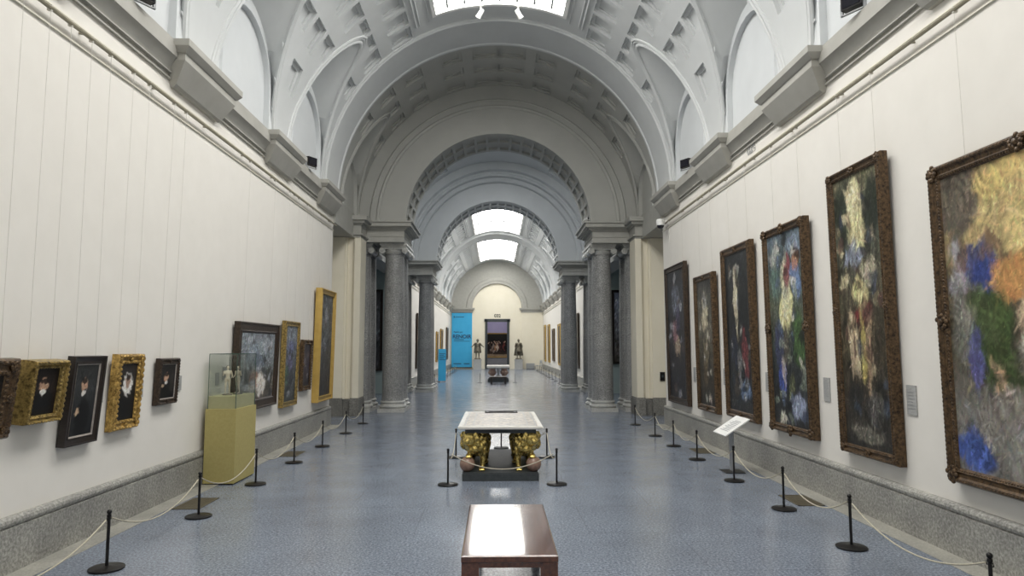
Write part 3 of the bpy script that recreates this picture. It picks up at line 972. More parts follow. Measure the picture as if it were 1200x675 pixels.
# ---- right wall, from the near end
W8, H8 = 2.35, 3.08
mass = [(.62, .93, .40, .09, S(208, 176, 84), .9, 0), (.35, .80, .35, .10, S(190, 164, 92), .8, .4), (.62, .78, .22, .09, S(214, 186, 100), .9, 0), (.08, .90, .16, .14, S(92, 84, 74), .9, -.5), (.95, .92, .14, .10, S(90, 84, 76), .8, .4),
        (.10, .66, .08, .09, S(150, 150, 160), .8, 0), (.17, .70, .06, .06, S(52, 64, 118), .9, 0), (.26, .66, .08, .10, S(44, 70, 150), .95, .2), (.30, .74, .05, .05, S(120, 90, 66), .8, 0), (.08, .72, .04, .04, S(110, 84, 64), .8, 0),
        (.47, .64, .16, .07, S(196, 134, 44), .9, .2), (.80, .64, .20, .07, S(200, 150, 52), .9, -.2), (.84, .60, .14, .05, S(60, 96, 160), .85, .1), (.60, .70, .09, .08, S(96, 72, 52), .8, 0), (.66, .62, .14, .10, S(212, 206, 198), .7, .1),
        (.20, .52, .09, .10, S(180, 170, 150), .7, .3), (.10, .50, .08, .14, S(120, 120, 110), .7, 0), (.28, .45, .12, .16, S(66, 88, 32), .95, .3), (.34, .30, .16, .05, S(58, 78, 30), .9, -.2), (.16, .37, .05, .09, S(84, 84, 150), .85, 0),
        (.56, .50, .13, .13, S(198, 170, 128), .9, .1), (.60, .42, .15, .06, S(206, 198, 182), .9, 0), (.58, .32, .10, .11, S(176, 142, 100), .85, -.1), (.80, .40, .13, .18, S(212, 208, 200), .85, .1), (.92, .52, .10, .14, S(120, 60, 90), .85, 0),
        (.28, .30, .05, .10, S(170, 136, 100), .8, .2), (.30, .16, .20, .10, S(128, 122, 112), .9, 0), (.60, .10, .28, .10, S(142, 138, 132), .9, 0), (.10, .07, .12, .07, S(50, 82, 160), .95, -.5), (.50, .22, .06, .04, S(60, 44, 38), .8, 0), (.85, .16, .16, .10, S(110, 106, 104), .9, 0)]
painting('largest gilt brown framed canvas with yellow sky and blue patches, nearest on the right wall', GR, 'R', 5.42, .72, W8, H8, .15, .12, 'carved', M['brown'],
         paint(W8, H8, 160, 250, 1, [S(110, 106, 100), S(120, 116, 108), S(84, 78, 60), S(96, 84, 60), S(120, 104, 70), S(150, 128, 70)], mass, 2600, .075, .07), R(.8), .032, .07)
W7, H7 = 1.24, 3.55
mass = [(.5, .88, .16, .10, S(222, 210, 150), .95, 0), (.5, .80, .20, .10, S(190, 178, 120), .8, 0), (.15, .86, .16, .10, S(44, 52, 40), .85, .3), (.85, .86, .16, .10, S(40, 48, 38), .85, -.3), (.4, .70, .22, .04, S(120, 130, 150), .8, .2),
        (.7, .64, .2, .04, S(170, 160, 130), .7, -.2), (.5, .55, .15, .06, S(205, 190, 120), .85, 0), (.45, .47, .28, .03, S(128, 34, 38), .9, .2), (.3, .38, .12, .12, S(196, 172, 130), .85, .1), (.66, .36, .10, .14, S(150, 124, 88), .85, -.1), (.5, .36, .08, .12, S(180, 160, 60), .8, 0),
        (.8, .42, .12, .12, S(60, 54, 40), .8, 0), (.3, .16, .16, .06, S(46, 44, 40), .9, 0), (.7, .14, .2, .06, S(92, 90, 84), .8, 0), (.5, .05, .35, .03, S(110, 104, 90), .8, 0)] + rnd_masses(72, 40, [S(190, 176, 130), S(60, 70, 84), S(36, 34, 28), S(120, 110, 80), S(86, 60, 50)], ru=(.04, .1), rv=(.012, .04))
painting('very tall brown framed dark canvas with pale glowing top, second along right wall', GR, 'R', 8.04, .70, W7, H7, .12, .11, 'carved', M['brown'],
         paint(W7, H7, 110, 270, 2, [S(50, 48, 44), S(62, 56, 44), S(76, 66, 44), S(84, 80, 62), S(74, 80, 66), S(96, 92, 64)], mass, 2200, .15, .10), R(.8), .030, .05)
W6, H6 = 1.46, 3.17
mass = [(.5, .60, .16, .10, S(236, 224, 140), .95, 0), (.5, .70, .12, .14, S(200, 196, 150), .8, 0), (.55, .80, .10, .10, S(128, 50, 60), .9, 0), (.78, .74, .14, .09, S(92, 122, 168), .9, .3), (.22, .75, .14, .10, S(82, 110, 100), .85, -.2), (.8, .86, .1, .06, S(180, 110, 50), .8, 0),
        (.2, .90, .16, .05, S(170, 170, 160), .7, .3), (.75, .93, .2, .04, S(120, 140, 160), .8, 0), (.80, .42, .16, .15, S(58, 92, 36), .95, 0), (.25, .40, .14, .12, S(60, 66, 100), .85, .1), (.45, .40, .10, .10, S(90, 84, 70), .8, 0), (.30, .22, .10, .10, S(50, 72, 150), .9, 0), (.55, .20, .10, .06, S(96, 100, 60), .8, 0), (.72, .10, .2, .06, S(140, 150, 180), .8, .2), (.35, .28, .08, .06, S(176, 160, 140), .7, 0)] + rnd_masses(62, 40, [S(205, 200, 180), S(50, 60, 84), S(30, 32, 30), S(120, 130, 110), S(80, 96, 120)], ru=(.04, .1), rv=(.012, .04))
painting('tall brown carved framed canvas with yellow centre and large green patch on right wall', GR, 'R', 10.12, .72, W6, H6, .13, .12, 'carved', M['brown'],
         paint(W6, H6, 110, 230, 3, [S(50, 52, 52), S(44, 48, 50), S(52, 60, 56), S(84, 90, 70), S(72, 86, 86), S(84, 100, 110)], mass, 2200, .16, .10), R(.8), .032, .075)
W5, H5 = 1.48, 3.17
mass = [(.42, .74, .09, .16, S(196, 184, 150), .85, 0), (.55, .90, .10, .04, S(150, 146, 134), .7, 0), (.45, .56, .05, .10, S(170, 156, 124), .8, 0), (.3, .40, .14, .12, S(40, 44, 60), .9, 0), (.75, .36, .12, .14, S(120, 46, 50), .8, .1), (.5, .28, .1, .10, S(110, 110, 110), .7, 0), (.72, .14, .2, .07, S(96, 124, 160), .8, .2), (.35, .16, .08, .08, S(70, 60, 50), .8, 0)] + rnd_masses(52, 30, [S(130, 130, 124), S(50, 56, 64), S(22, 22, 24), S(84, 76, 60)], ru=(.04, .09), rv=(.01, .035))
painting('tall dark canvas with pale upright streak, behind the white reading stand', GR, 'R', 12.20, .72, W5, H5, .15, .11, 'carved', M['brown'],
         paint(W5, H5, 80, 180, 4, [S(50, 50, 50), S(40, 42, 44), S(34, 36, 36), S(30, 32, 34), S(38, 40, 42), S(46, 48, 48)], mass, 1800, .22, .09), R(.8), .034, .05)
W4, H4 = 1.28, 2.88
mass = [(.5, .70, .20, .18, S(190, 176, 140), .8, 0), (.5, .84, .12, .06, S(150, 150, 146), .8, 0), (.5, .42, .18, .14, S(104, 92, 62), .8, 0), (.4, .24, .14, .10, S(92, 74, 40), .8, 0), (.7, .28, .1, .1, S(50, 46, 40), .8, 0)] + rnd_masses(42, 24, [S(190, 180, 160), S(70, 64, 50), S(30, 28, 24), S(120, 104, 70)], ru=(.04, .1), rv=(.015, .04))
painting('narrow brown framed canvas with creamy upper half, smallest on right wall', GR, 'R', 14.14, .68, W4, H4, .14, .11, 'carved', M['brown'],
         paint(W4, H4, 60, 140, 5, [S(44, 38, 28), S(60, 52, 36), S(74, 66, 48), S(96, 90, 72), S(86, 84, 74), S(56, 54, 50)], mass, 1400, .2, .1), R(.8), .034, .05)
W3, H3 = 1.80, 3.38
mass = [(.5, .76, .22, .12, S(104, 112, 130), .7, .2), (.4, .52, .14, .10, S(130, 84, 92), .8, 0), (.5, .40, .2, .06, S(180, 150, 120), .7, 0), (.6, .6, .12, .1, S(60, 54, 84), .8, 0)] + rnd_masses(32, 30, [S(150, 150, 158), S(44, 44, 56), S(20, 20, 22), S(90, 70, 66)], ru=(.04, .1), rv=(.015, .04))
painting('dark canvas in plain dark frame, last on right wall next to the pier', GR, 'R', 16.44, .66, W3, H3, .15, .10, 'cassetta', M['browndark'],
         paint(W3, H3, 60, 130, 6, [S(30, 30, 34), S(36, 34, 40), S(44, 40, 44), S(40, 42, 50), S(46, 50, 58), S(38, 40, 46)], mass, 1400, .22, .1), R(.8), 0, 0)

# ---- left wall, from the near end
def portrait(seed, ruff, face=(.5, .68), s=1.0, hand=None, bgc=S(46, 42, 38)):
    m = [(.5, .25, .36 * s, .30, S(16, 15, 16), .95, 0), (face[0], face[1], .15 * s, .11 * s, S(190, 142, 104), .95, 0), (face[0], face[1] + .07 * s, .13 * s, .05 * s, S(30, 24, 20), .9, 0)]
    if ruff == 'collar': m.append((face[0], face[1] - .15 * s, .10 * s, .05 * s, S(216, 210, 200), .95, 0))
    if ruff == 'ring':
        m = m[:1] + [(face[0], face[1] - .02, .25 * s, .17 * s, S(220, 215, 205), .95, 0), (face[0], face[1] + .02, .12 * s, .11 * s, S(150, 108, 80), .9, 0)] + [(face[0], face[1] + .09 * s, .11 * s, .05 * s, S(26, 22, 20), .9, 0)]
    if hand: m.append((*hand, .08, .05, S(196, 160, 120), .9, 0))
    return m
T = R(6)
painting('brown and gilt studded frame cut by the left edge of the picture', GL, 'L', 5.72, 1.22, .80, .70, .15, .10, 'carved', M['brown'],
         paint(.8, .7, 40, 40, 10, [dk, S(40, 34, 30), S(30, 26, 24)], portrait(10, 'collar'), 300), T, .045, .04)
painting('small square portrait in deep ribbed gold frame, nearest whole picture on left wall', GL, 'L', 6.50, 1.315, .50, .585, .075, .15, 'carved', M['oldgold'],
         paint(.5, .585, 50, 60, 11, [S(22, 20, 20), S(44, 32, 28), S(36, 28, 24)], portrait(11, 'collar', (.46, .64), 1.1), 350, .12, .08), T, .036, .0)
painting('upright dark portrait in wide black frame with thin silver line on left wall', GL, 'L', 7.19, 1.015, .56, .91, .085, .08, 'flat', M['ebony'],
         paint(.56, .91, 60, 90, 12, [S(30, 31, 33), S(40, 42, 44), S(56, 58, 58), S(50, 52, 52)], portrait(12, 'collar', (.44, .72), .8, (.28, .34)), 400, .1, .08), R(4.5), 0, 0, M['silverline'])
painting('portrait with large white ruff in broad carved gold frame on left wall', GL, 'L', 8.03, 1.065, .58, .87, .115, .08, 'carved', M['gold'],
         paint(.58, .87, 50, 80, 13, [S(18, 17, 18), S(24, 22, 22), S(48, 42, 38), S(50, 44, 40)], portrait(13, 'ring', (.5, .66), 1.15), 350, .1, .08), R(3), .05, .03)
painting('smallest dark portrait with grey and white patches, just before the glass case', GL, 'L', 9.03, 1.27, .54, .60, .075, .07, 'carved', M['browndark'],
         paint(.54, .6, 44, 50, 14, [S(24, 22, 24), S(40, 36, 36), S(34, 30, 30)], portrait(14, 'collar', (.42, .62), 1.1, (.2, .38)) + [(.8, .5, .14, .3, S(60, 54, 50), .7, 0)], 300, .15, .08), R(2.5), .03, .025, M['silverline'])
mass = [(.35, .70, .18, .12, S(120, 134, 150), .8, .2), (.55, .58, .2, .1, S(90, 104, 120), .8, 0), (.78, .8, .16, .1, S(140, 146, 154), .7, 0), (.45, .30, .16, .12, S(150, 100, 74), .85, 0), (.60, .20, .13, .17, S(224, 212, 196), .95, 0), (.35, .16, .12, .1, S(190, 180, 172), .8, 0), (.85, .3, .1, .2, S(50, 52, 40), .8, 0), (.12, .3, .1, .2, S(54, 60, 58), .8, 0)] + rnd_masses(15, 24, [S(150, 156, 164), S(60, 70, 84), S(40, 42, 44), S(96, 84, 64)], ru=(.04, .09), rv=(.03, .06))
painting('wide black framed misty canvas with white patch low down, partly behind the glass case', GL, 'L', 12.33, .92, 2.08, 1.53, .19, .10, 'flat', M['browndark'],
         paint(2.08, 1.53, 90, 80, 15, [S(84, 76, 64), S(100, 94, 82), S(108, 114, 116), S(126, 136, 144), S(116, 124, 132)], mass, 900, .2, .06), R(1.2), 0, 0)
mass = [(.5, .72, .25, .08, S(90, 96, 140), .85, 0), (.45, .50, .2, .1, S(96, 90, 130), .8, 0), (.22, .35, .14, .14, S(60, 96, 70), .85, 0), (.6, .3, .2, .12, S(54, 58, 64), .9, 0), (.5, .87, .25, .05, S(130, 140, 150), .8, 0)] + rnd_masses(16, 20, [S(130, 130, 136), S(50, 56, 70), S(34, 36, 36)], ru=(.05, .12), rv=(.02, .05))
painting('upright olive gold framed canvas of blue violet figures, second after glass case', GL, 'L', 14.27, .80, 1.00, 1.76, .11, .09, 'cassetta', M['oldgold'],
         paint(1.0, 1.76, 50, 90, 16, [S(60, 64, 62), S(72, 78, 78), S(80, 86, 94), S(98, 106, 122), S(112, 120, 128)], mass, 700, .22, .1), R(1.2), .03, 0)
painting('small dark purple picture in knobbly gilt brown frame between two taller gold frames', GL, 'L', 15.50, 1.05, .74, 1.14, .11, .08, 'carved', M['brown'],
         paint(.74, 1.14, 40, 60, 17, [S(40, 34, 40), S(60, 48, 60), S(52, 46, 58)], rnd_masses(17, 26, [S(120, 110, 116), S(70, 56, 84), S(24, 20, 24), S(96, 70, 66)], ru=(.05, .12), rv=(.03, .07)), 400, .25, .1), R(1.2), .045, .045)
painting('tallest picture on left wall, smooth bright gold frame beside the pier', GL, 'L', 16.94, .71, 1.44, 2.74, .14, .16, 'cassetta', M['goldsmooth'],
         paint(1.44, 2.74, 60, 110, 18, [S(52, 48, 46), S(64, 62, 62), S(80, 82, 82), S(92, 96, 98), S(80, 84, 88)], rnd_masses(18, 40, [S(110, 112, 116), S(50, 54, 64), S(26, 26, 28), S(90, 80, 70)], ru=(.04, .1), rv=(.02, .05)) + [(.5, .8, .12, .08, S(150, 152, 156), .7, 0)], 900, .22, .1), R(1.0), 0, 0)

# ---- pictures seen through and beyond the colonnades
def simple_pic(label, grp, side, y, zb, w, h, fmat, cols, seed, fw=.12, cx=None, rot=None, wires=False, style='cassetta'):
    data = paint(w, h, 24, 36, seed, cols, rnd_masses(seed, 10, [tuple(min(1, c * 2.4) for c in cols[-1]), tuple(c * .5 for c in cols[0]), cols[len(cols) // 2]], ru=(.06, .16), rv=(.04, .1)), 120, .25, .12)
    return painting(label, grp, side, y, zb, w, h, fw, .09, style, fmat, data, R(.6), 0, 0, None, .62, wires, cx, rot)
GM = 'pictures in the middle room'
simple_pic('dark framed picture on grey green wall seen between the left columns', GM, None, Y2c - .56, 1.0, 1.3, 3.6, M['ebony'], [S(60, 60, 62), S(84, 86, 90), S(70, 70, 74)], 31, cx=-5.75, rot=0)
simple_pic('dark framed picture on grey green wall seen between the right columns', GM, None, Y2c - .56, 1.3, 1.3, 3.3, M['ebony'], [S(90, 80, 70), S(110, 110, 116), S(120, 130, 150)], 32, cx=5.75, rot=0)
GF = 'pictures along the far gallery walls'
farL = [(37.5, .9, 1.6, 3.0, 'browndark', 'tall dark brown framed picture on far gallery left wall, seen between columns'), (44.2, 1.2, 1.5, 2.9, 'ebony', 'black framed tall picture on far left wall, first clear of the columns'),
        (49.5, 1.0, 1.4, 2.2, 'gold', 'gold framed upright picture on far left wall above the small blue panel'), (53.5, 1.1, 2.2, 2.4, 'gold', 'broad gold picture on far left wall, second before the tall blue banner'), (59.5, 1.0, 1.8, 2.8, 'brown', 'brown framed picture on far left wall, closest to the tall blue banner')]
farR = [(37.0, .9, 1.4, 3.0, 'browndark', 'dark brown framed picture on far gallery right wall, seen behind column'), (41.0, .9, 1.4, 2.9, 'ebony', 'black framed tall picture on far right wall, next behind the column'),
        (47.5, .8, 1.8, 2.9, 'goldsmooth', 'bright gold tall picture on far right wall, first clear of column'), (52.5, 1.0, 1.7, 2.5, 'brown', 'brown and gold picture midway along far right wall'), (57.0, .8, 1.8, 3.2, 'goldsmooth', 'yellow gold tall picture on far right wall, second from the end wall'), (61.5, .8, 1.8, 3.3, 'goldsmooth', 'yellow gold tall picture on far right wall, nearest to the end wall')]
for side, lst in (('L', farL), ('R', farR)):
    for k, (y, zb, w, h, fm, lab) in enumerate(lst):
        simple_pic(lab, GF, side, y, zb, w, h, M[fm], [S(70, 58, 44), S(90, 74, 52), S(84, 70, 52)], 40 + k + (10 if side == 'R' else 0), .16)
# broad canvas in the room beyond the far door
mass = [(.50, .40, .03, .22, S(226, 196, 160), .95, 0), (.46, .38, .02, .2, S(190, 130, 70), .9, 0), (.40, .36, .025, .22, S(170, 150, 130), .9, 0), (.36, .38, .02, .2, S(120, 90, 60), .9, 0), (.56, .38, .02, .2, S(120, 50, 40), .9, 0), (.60, .40, .022, .22, S(60, 34, 34), .95, 0), (.64, .42, .02, .22, S(150, 60, 50), .8, 0), (.68, .36, .02, .2, S(30, 26, 30), .9, 0), (.33, .36, .02, .2, S(40, 30, 36), .9, 0), (.5, .05, .5, .05, S(190, 160, 110), .8, 0)]
mass += [(x, .60 + .03 * (i % 3), .014, .035, S(206, 164, 128), .9, 0) for i, x in enumerate((.33, .37, .41, .46, .50, .55, .60, .645, .68))]
painting('broad dark group picture seen through the far doorway on lavender wall', None, None, 75.97, .95, 5.2, 2.75, .12, .10, 'flat', M['goldsmooth'],
         paint(5.2, 2.75, 110, 60, 60, [S(90, 70, 50), S(44, 34, 26), S(30, 26, 20), S(34, 34, 26)], mass, 200, .15, .03), 0, 0, 0, None, .62, False, 0.05, 0.0)

# ---- caption cards on the walls
def caption(label, side, y, z, w=.16, h=.24):
    sx = -1 if side == 'L' else 1
    t = empty('caption_sign', (sx * (W - .001), y, z), (0, 0, PI / 2 if side == 'L' else -PI / 2))
    tag(t, label, 'caption card', 'caption cards beside the pictures')
    mb = MB(); mb.box(-w / 2, w / 2, -.012, 0, 0, h); mb.build('card', M['plaque'], t)
    mb = MB()
    for k in range(6):
        mb.box(-w * .4, w * .4 - (k % 3) * .02, -.0135, -.012, h * (.2 + .11 * k), h * (.2 + .11 * k) + .008)
    mb.build('print', M['steel'], t)
for y, z, lab in ((7.27, 1.28, 'grey caption card right of the very tall glowing picture on right wall'), (9.15, 1.28, 'grey caption card between the yellow and green canvas and the very tall one'),
                  (11.15, 1.28, 'grey caption card between dark streaked canvas and yellow green canvas'), (13.25, 1.28, 'grey caption card on right wall behind the white reading stand, left of the streaked canvas'), (15.28, 1.25, 'grey caption card beside the last dark canvas near the right pier')):
    caption(lab, 'R', y, z, .17, .32)
for y, z, lab in ((7.60, 1.40, 'small grey caption card just after the black framed portrait'), (8.45, 1.40, 'small grey caption card just after the broad gold frame with white ruff'), (9.47, 1.42, 'small grey caption card between the smallest portrait and glass case'),
                  (10.75, 1.42, 'grey caption card seen through the glass case, lower of two'), (11.02, 1.50, 'grey caption card seen through the glass case beside the black frame')):
    caption(lab, 'L', y, z, .13, .20)

# ------------------------------------------------------------------ stanchions and ropes
def make_stanchion():
    t = empty('rope_stanchion')
    mb = MB(); mb.lathe([(.145, 0), (.15, .006), (.15, .016), (.14, .022), (.04, .027), (.02, .034)], n=32); mb.build('base', M['black'], t)
    mb = MB(); mb.lathe([(.014, .03), (.014, .46), (.019, .465), (.019, .485), (.012, .49)], n=14)
    for s in (-1, 1):
        mb.tube([(0, s * .012, .455), (0, s * .03, .462), (0, s * .035, .445), (0, s * .028, .435)], .005, 6)
    mb.build('post', M['black'], t)
    mb = MB(); mb.ball((0, 0, .508), .022, 12, 8); mb.build('finial', M['black'], t)
    return t
st0 = make_stanchion(); st_first = True
def stanchion(x, y, lab, grp):
    global st_first
    c = st0 if st_first else copy_tree(st0)
    st_first = False
    c.location = (x, y, 0); c.rotation_euler = (0, 0, 0)
    tag(c, lab, 'stanchion', grp)
    return c
def rope(a, b, sag, lab, grp, mat='cord', r=.007):
    mb = MB(); a = Vector((*a, .445)); b = Vector((*b, .445))
    d = (b - a).normalized() * .048
    a, b = a + d, b - d
    pts = []
    for k in range(19):
        t = k / 18
        q = a.lerp(b, t); q.z -= sag * (1 - (2 * t - 1) ** 2)
        pts.append(q)
    mb.tube(pts, r, 8)
    o = mb.build('barrier_rope', M[mat]); tag(o, lab, 'rope', grp)
ordn = ['first', 'second', 'third', 'fourth', 'fifth', 'sixth', 'seventh', 'eighth', 'ninth']
LST = [(-3.60, 4.45), (-3.60, 6.41), (-3.60, 8.31), (-3.60, 10.22), (-3.60, 12.11), (-3.60, 14.05), (-3.60, 16.19), (-3.60, 18.26)]
RST = [(3.50, 4.94), (3.51, 6.90), (3.52, 8.52), (3.53, 10.31), (3.55, 12.26), (3.57, 13.95), (3.57, 15.56), (3.57, 17.79)]
for side, lst, off in (('left', LST, 1), ('right', RST, 0)):
    for k, (x, y) in enumerate(lst):
        if k >= off:
            stanchion(x, y, 'thin black rope stanchion, %s from the camera along the %s wall of the main hall' % (ordn[k - off], side), 'stanchions along the main hall walls')
    for k, (a, b) in enumerate(zip(lst, lst[1:])):
        rope(a, b, .20, 'cream rope hanging between stanchions, %s span from the camera along the %s wall' % (ordn[k], side), 'ropes along the main hall walls')
TS = [(-.77, 10.12), (.83, 10.12), (.87, 12.6), (-.80, 12.62)]
names = ['at near left corner', 'at near right corner', 'at far right corner', 'at far left corner']
for (x, y), n in zip(TS, names):
    stanchion(x, y, 'thin black rope stanchion %s of the lion table' % n, 'stanchions around the lion table')
stanchion(.04, 13.75, 'thin black rope stanchion behind the lion table, seen between the lions', 'stanchions around the lion table')
for i, (a, b, n) in enumerate(((0, 1, 'across the front'), (1, 2, 'along the right side'), (3, 0, 'along the left side'))):
    rope(TS[a], TS[b], .22, 'pale cord rope %s of the lion table' % n, 'ropes around the lion table')
rope(TS[2], (.04, 13.75), .2, 'pale cord rope behind the lion table, right of its rear stanchion', 'ropes around the lion table')
rope(TS[3], (.04, 13.75), .2, 'pale cord rope behind the lion table, left of its rear stanchion', 'ropes around the lion table')
for sx, side in ((-1, 'left'), (1, 'right')):
    ys = [36 + 2.6 * k for k in range(10)]
    for k, y in enumerate(ys):
        stanchion(sx * 3.55, y, 'tiny distant dark stanchion along the %s wall of the far gallery' % side, 'distant stanchions, %s wall of far gallery' % side)
    for k, (a, b) in enumerate(zip(ys, ys[1:])):
        rope((sx * 3.55, a), (sx * 3.55, b), .2, 'thin distant cord between stanchions along the %s wall of the far gallery' % side, 'distant ropes, %s wall of far gallery' % side)
for x, y, n in ((-1.0, 39.6, 'left'), (1.05, 39.6, 'right')):
    stanchion(x, y, 'small dark stanchion standing just %s of the far table' % n, 'stanchions beside the far table')

# ------------------------------------------------------------------ bench
t = empty('bench', (.04, 6.05, 0), (0, 0, 0)); tag(t, 'low dark red mahogany bench with glossy top, nearest to the camera', 'bench')
mb = MB()
w, l, z0, z1, bv = .365, .84, .395, .45, .008
prof = [(w - bv, z0), (w, z0 + bv), (w, z1 - bv), (w - bv * 1.5, z1)]
rings = [[(-(px), -(l - (w - px)), z), (px, -(l - (w - px)), z), (px, l - (w - px), z), (-px, l - (w - px), z)] for px, z in prof]
for a, b in zip(rings, rings[1:]):
    for i in range(4):
        mb.face([a[i], a[(i + 1) % 4], b[(i + 1) % 4], b[i]])
mb.face(rings[0]); mb.face(rings[-1])
mb.build('seat', M['wood'], t, smooth=20)
mb = MB()
for sx in (-1, 1):
    mb.box(min(sx * .30, sx * .335), max(sx * .30, sx * .335), -.70, .70, .33, .396)
for sy in (-1, 1):
    mb.box(-.24, .24, min(sy * .80, sy * .83), max(sy * .80, sy * .83), .36, .396)
mb.build('apron', M['wood'], t)
for sx in (-1, 1):
    for sy in (-1, 1):
        mb = MB(); x0, x1 = sorted((sx * .23, sx * .362)); y0, y1 = sorted((sy * .69, sy * .836))
        mb.box(x0, x1, y0, y1, 0, .396); mb.build('leg', M['wood'], t)

# ------------------------------------------------------------------ marble table on gilded lions
def lion_body(mb):
    """left front lion; faces the front left, near foreleg resting on a ball"""
    B = mb.ball
    # trunk runs back along +y
    limb(mb, (0.0, 0.02, .42), (0.02, .50, .40), .150, .145)
    B((.0, -.02, .40), (.165, .15, .20), 12, 8)               # chest
    B((.02, .56, .36), (.15, .16, .19), 12, 8)                # haunch
    B((.0, .05, .55), (.14, .20, .12), 12, 8)                 # shoulders under the slab
    # neck and head turned outward
    limb(mb, (-.0, -.02, .50), (-.08, -.14, .50), .155, .13)
    B((-.115, -.19, .50), (.125, .13, .125), 12, 8); B((-.06, -.10, .47), (.18, .16, .185), 12, 8)
    B((-.165, -.255, .475), (.065, .075, .055), 10, 7)        # muzzle
    B((-.19, -.295, .49), (.03, .022, .02), 8, 6)             # nose
    B((-.16, -.26, .435), (.045, .055, .028), 8, 6)           # jaw
    B((-.205, -.215, .545), (.03, .03, .018), 8, 6); B((-.115, -.285, .545), (.03, .03, .018), 8, 6)  # brows
    B((-.175, -.09, .595), (.03, .02, .03), 8, 6); B((-.02, -.22, .595), (.03, .02, .03), 8, 6)        # ears
    # mane: locks over neck and chest
    rr = random.Random(5)
    for k in range(120):
        a = rr.uniform(0, 2 * PI); e = rr.uniform(-.95, .8)
        d = Vector((math.cos(a) * math.cos(e), math.sin(a) * math.cos(e), math.sin(e)))
        if d.dot(Vector((-.6, -.8, 0))) > .62: continue
        c = Vector((-.06, -.10, .47))
        p = c + Vector((d.x * .19, d.y * .17, d.z * .195))
        B(p, (.036, .036, .050), 7, 5)
    for k in range(26):
        a = rr.uniform(-2.6, -.6)
        B((math.cos(a) * .15, -.02 + math.sin(a) * .14, rr.uniform(.26, .42)), (.028, .026, .045), 7, 5)
    # inner foreleg straight to the plinth
    limb(mb, (.075, -.06, .36), (.085, -.09, .20), .075, .052)
    limb(mb, (.085, -.09, .20), (.08, -.10, .05), .050, .045)
    B((.075, -.135, .03), (.058, .085, .034), 10, 6)
    for q in (-.035, 0, .035): B((.075 + q, -.20, .022), (.018, .025, .022), 7, 5)
    # outer foreleg lifted on to the ball
    limb(mb, (-.085, -.06, .36), (-.11, -.13, .27), .072, .052)
    limb(mb, (-.11, -.13, .27), (-.125, -.17, .245), .048, .045)
    B((-.13, -.20, .245), (.055, .07, .030), 10, 6)
    for q in (-.033, 0, .033): B((-.13 + q, -.26, .225), (.017, .024, .022), 7, 5)
    # hind legs
    for x in (-.10, .12):
        limb(mb, (x, .56, .34), (x, .46, .20), .095, .065)
        limb(mb, (x, .46, .20), (x, .56, .07), .055, .042)
        B((x, .50, .032), (.055, .10, .034), 10, 6)
    limb(mb, (.02, .70, .34), (.10, .74, .14), .024, .02); B((.11, .74, .10), (.035, .035, .05), 8, 6)

def lion_table(loc, sc, rotz, lab):
    t = empty('lion_table', loc, (0, 0, rotz)); tag(t, lab, 'table')
    mb = MB(); mb.box(-.58, .58, -1.22, 1.22, 0, .105); mb.box(-.56, .56, -1.20, 1.20, .105, .12); mb.build('plinth', M['slate'], t)
    mb = MB(); mb.box(-.545, .545, -1.12, 1.12, .70, .765); mb.build('under_slab', M['slate'], t)
    mb = MB()
    for e, z0, z1 in ((.0, .765, .78), (.02, .78, .80), (.01, .80, .812)):
        mb.box(-.63 - e, .63 + e, -1.20 - e, 1.20 + e, z0, z1)
    mb.build('table_top', M['marble'], t)
    mb = MB(); mb.box(-.58, .58, -1.14, 1.14, .812, .815); mb.build('inlay', M['marbletop'], t)
    mb = MB()
    for e0, e1 in ((.02, .04), (.15, .165)):
        X0, Y0_ = .58 - e0, 1.14 - e0; X1, Y1_ = .58 - e1, 1.14 - e1
        mb.box(-X0, X0, -Y0_, -Y1_, .815, .8155); mb.box(-X0, X0, Y1_, Y0_, .815, .8155)
        mb.box(-X0, -X1, -Y1_, Y1_, .815, .8155); mb.box(X1, X0, -Y1_, Y1_, .815, .8155)
    for cy_ in (-.62, 0, .62):
        for k in range(24):
            a0, a1 = 2 * PI * k / 24, 2 * PI * (k + 1) / 24
            rx, ry = (.30, .24) if cy_ else (.34, .30)
            mb.face([(rx * math.cos(a0), cy_ + ry * math.sin(a0), .8155), (rx * math.cos(a1), cy_ + ry * math.sin(a1), .8155),
                     ((rx - .02) * math.cos(a1), cy_ + (ry - .02) * math.sin(a1), .8155), ((rx - .02) * math.cos(a0), cy_ + (ry - .02) * math.sin(a0), .8155)])
    mb.build('inlay_border', M['steel'], t)
    lm = MB(); lion_body(lm)
    lion = fused('lion', lm, M['gilt'], t, .0115, 3)
    bm_ = MB(); bm_.ball((-.15, -.20, .115), .118, 20, 14)
    ballo = bm_.build('ball', M['ball'], lion)
    lion.location = (-.36, -.86, .115); lion.scale = (1, 1, .985)
    for sx, sy in ((-1, 1), (-1, -1), (1, -1)):
        c = lion.copy(); COL.objects.link(c); c.parent = t
        c.location = (-.36 * sx, -.86 * sy, .115); c.scale = (sx, sy, .985)
        d = ballo.copy(); COL.objects.link(d); d.parent = c
    return t
lion_table((.005, 11.62, 0), 1, 0, 'marble topped table on gilded lions in the middle of the main hall')
# dark reading panel at the back edge of the table top
t = empty('display_tablet', (.03, 12.62, .815)); tag(t, 'thin black display tablet lying at the rear edge of the lion table', 'display tablet')
mb = MB(); mb.box(-.30, .30, -.10, .10, .0, .012); mb.box(-.30, .30, .02, .10, .012, .03); mb.build('plate', M['black'], t)
for s in (-1, 1):
    mb = MB(); mb.box(s * .25 - .02, s * .25 + .02, -.06, .0, .012, .018); mb.build('clip', M['steel'], t)

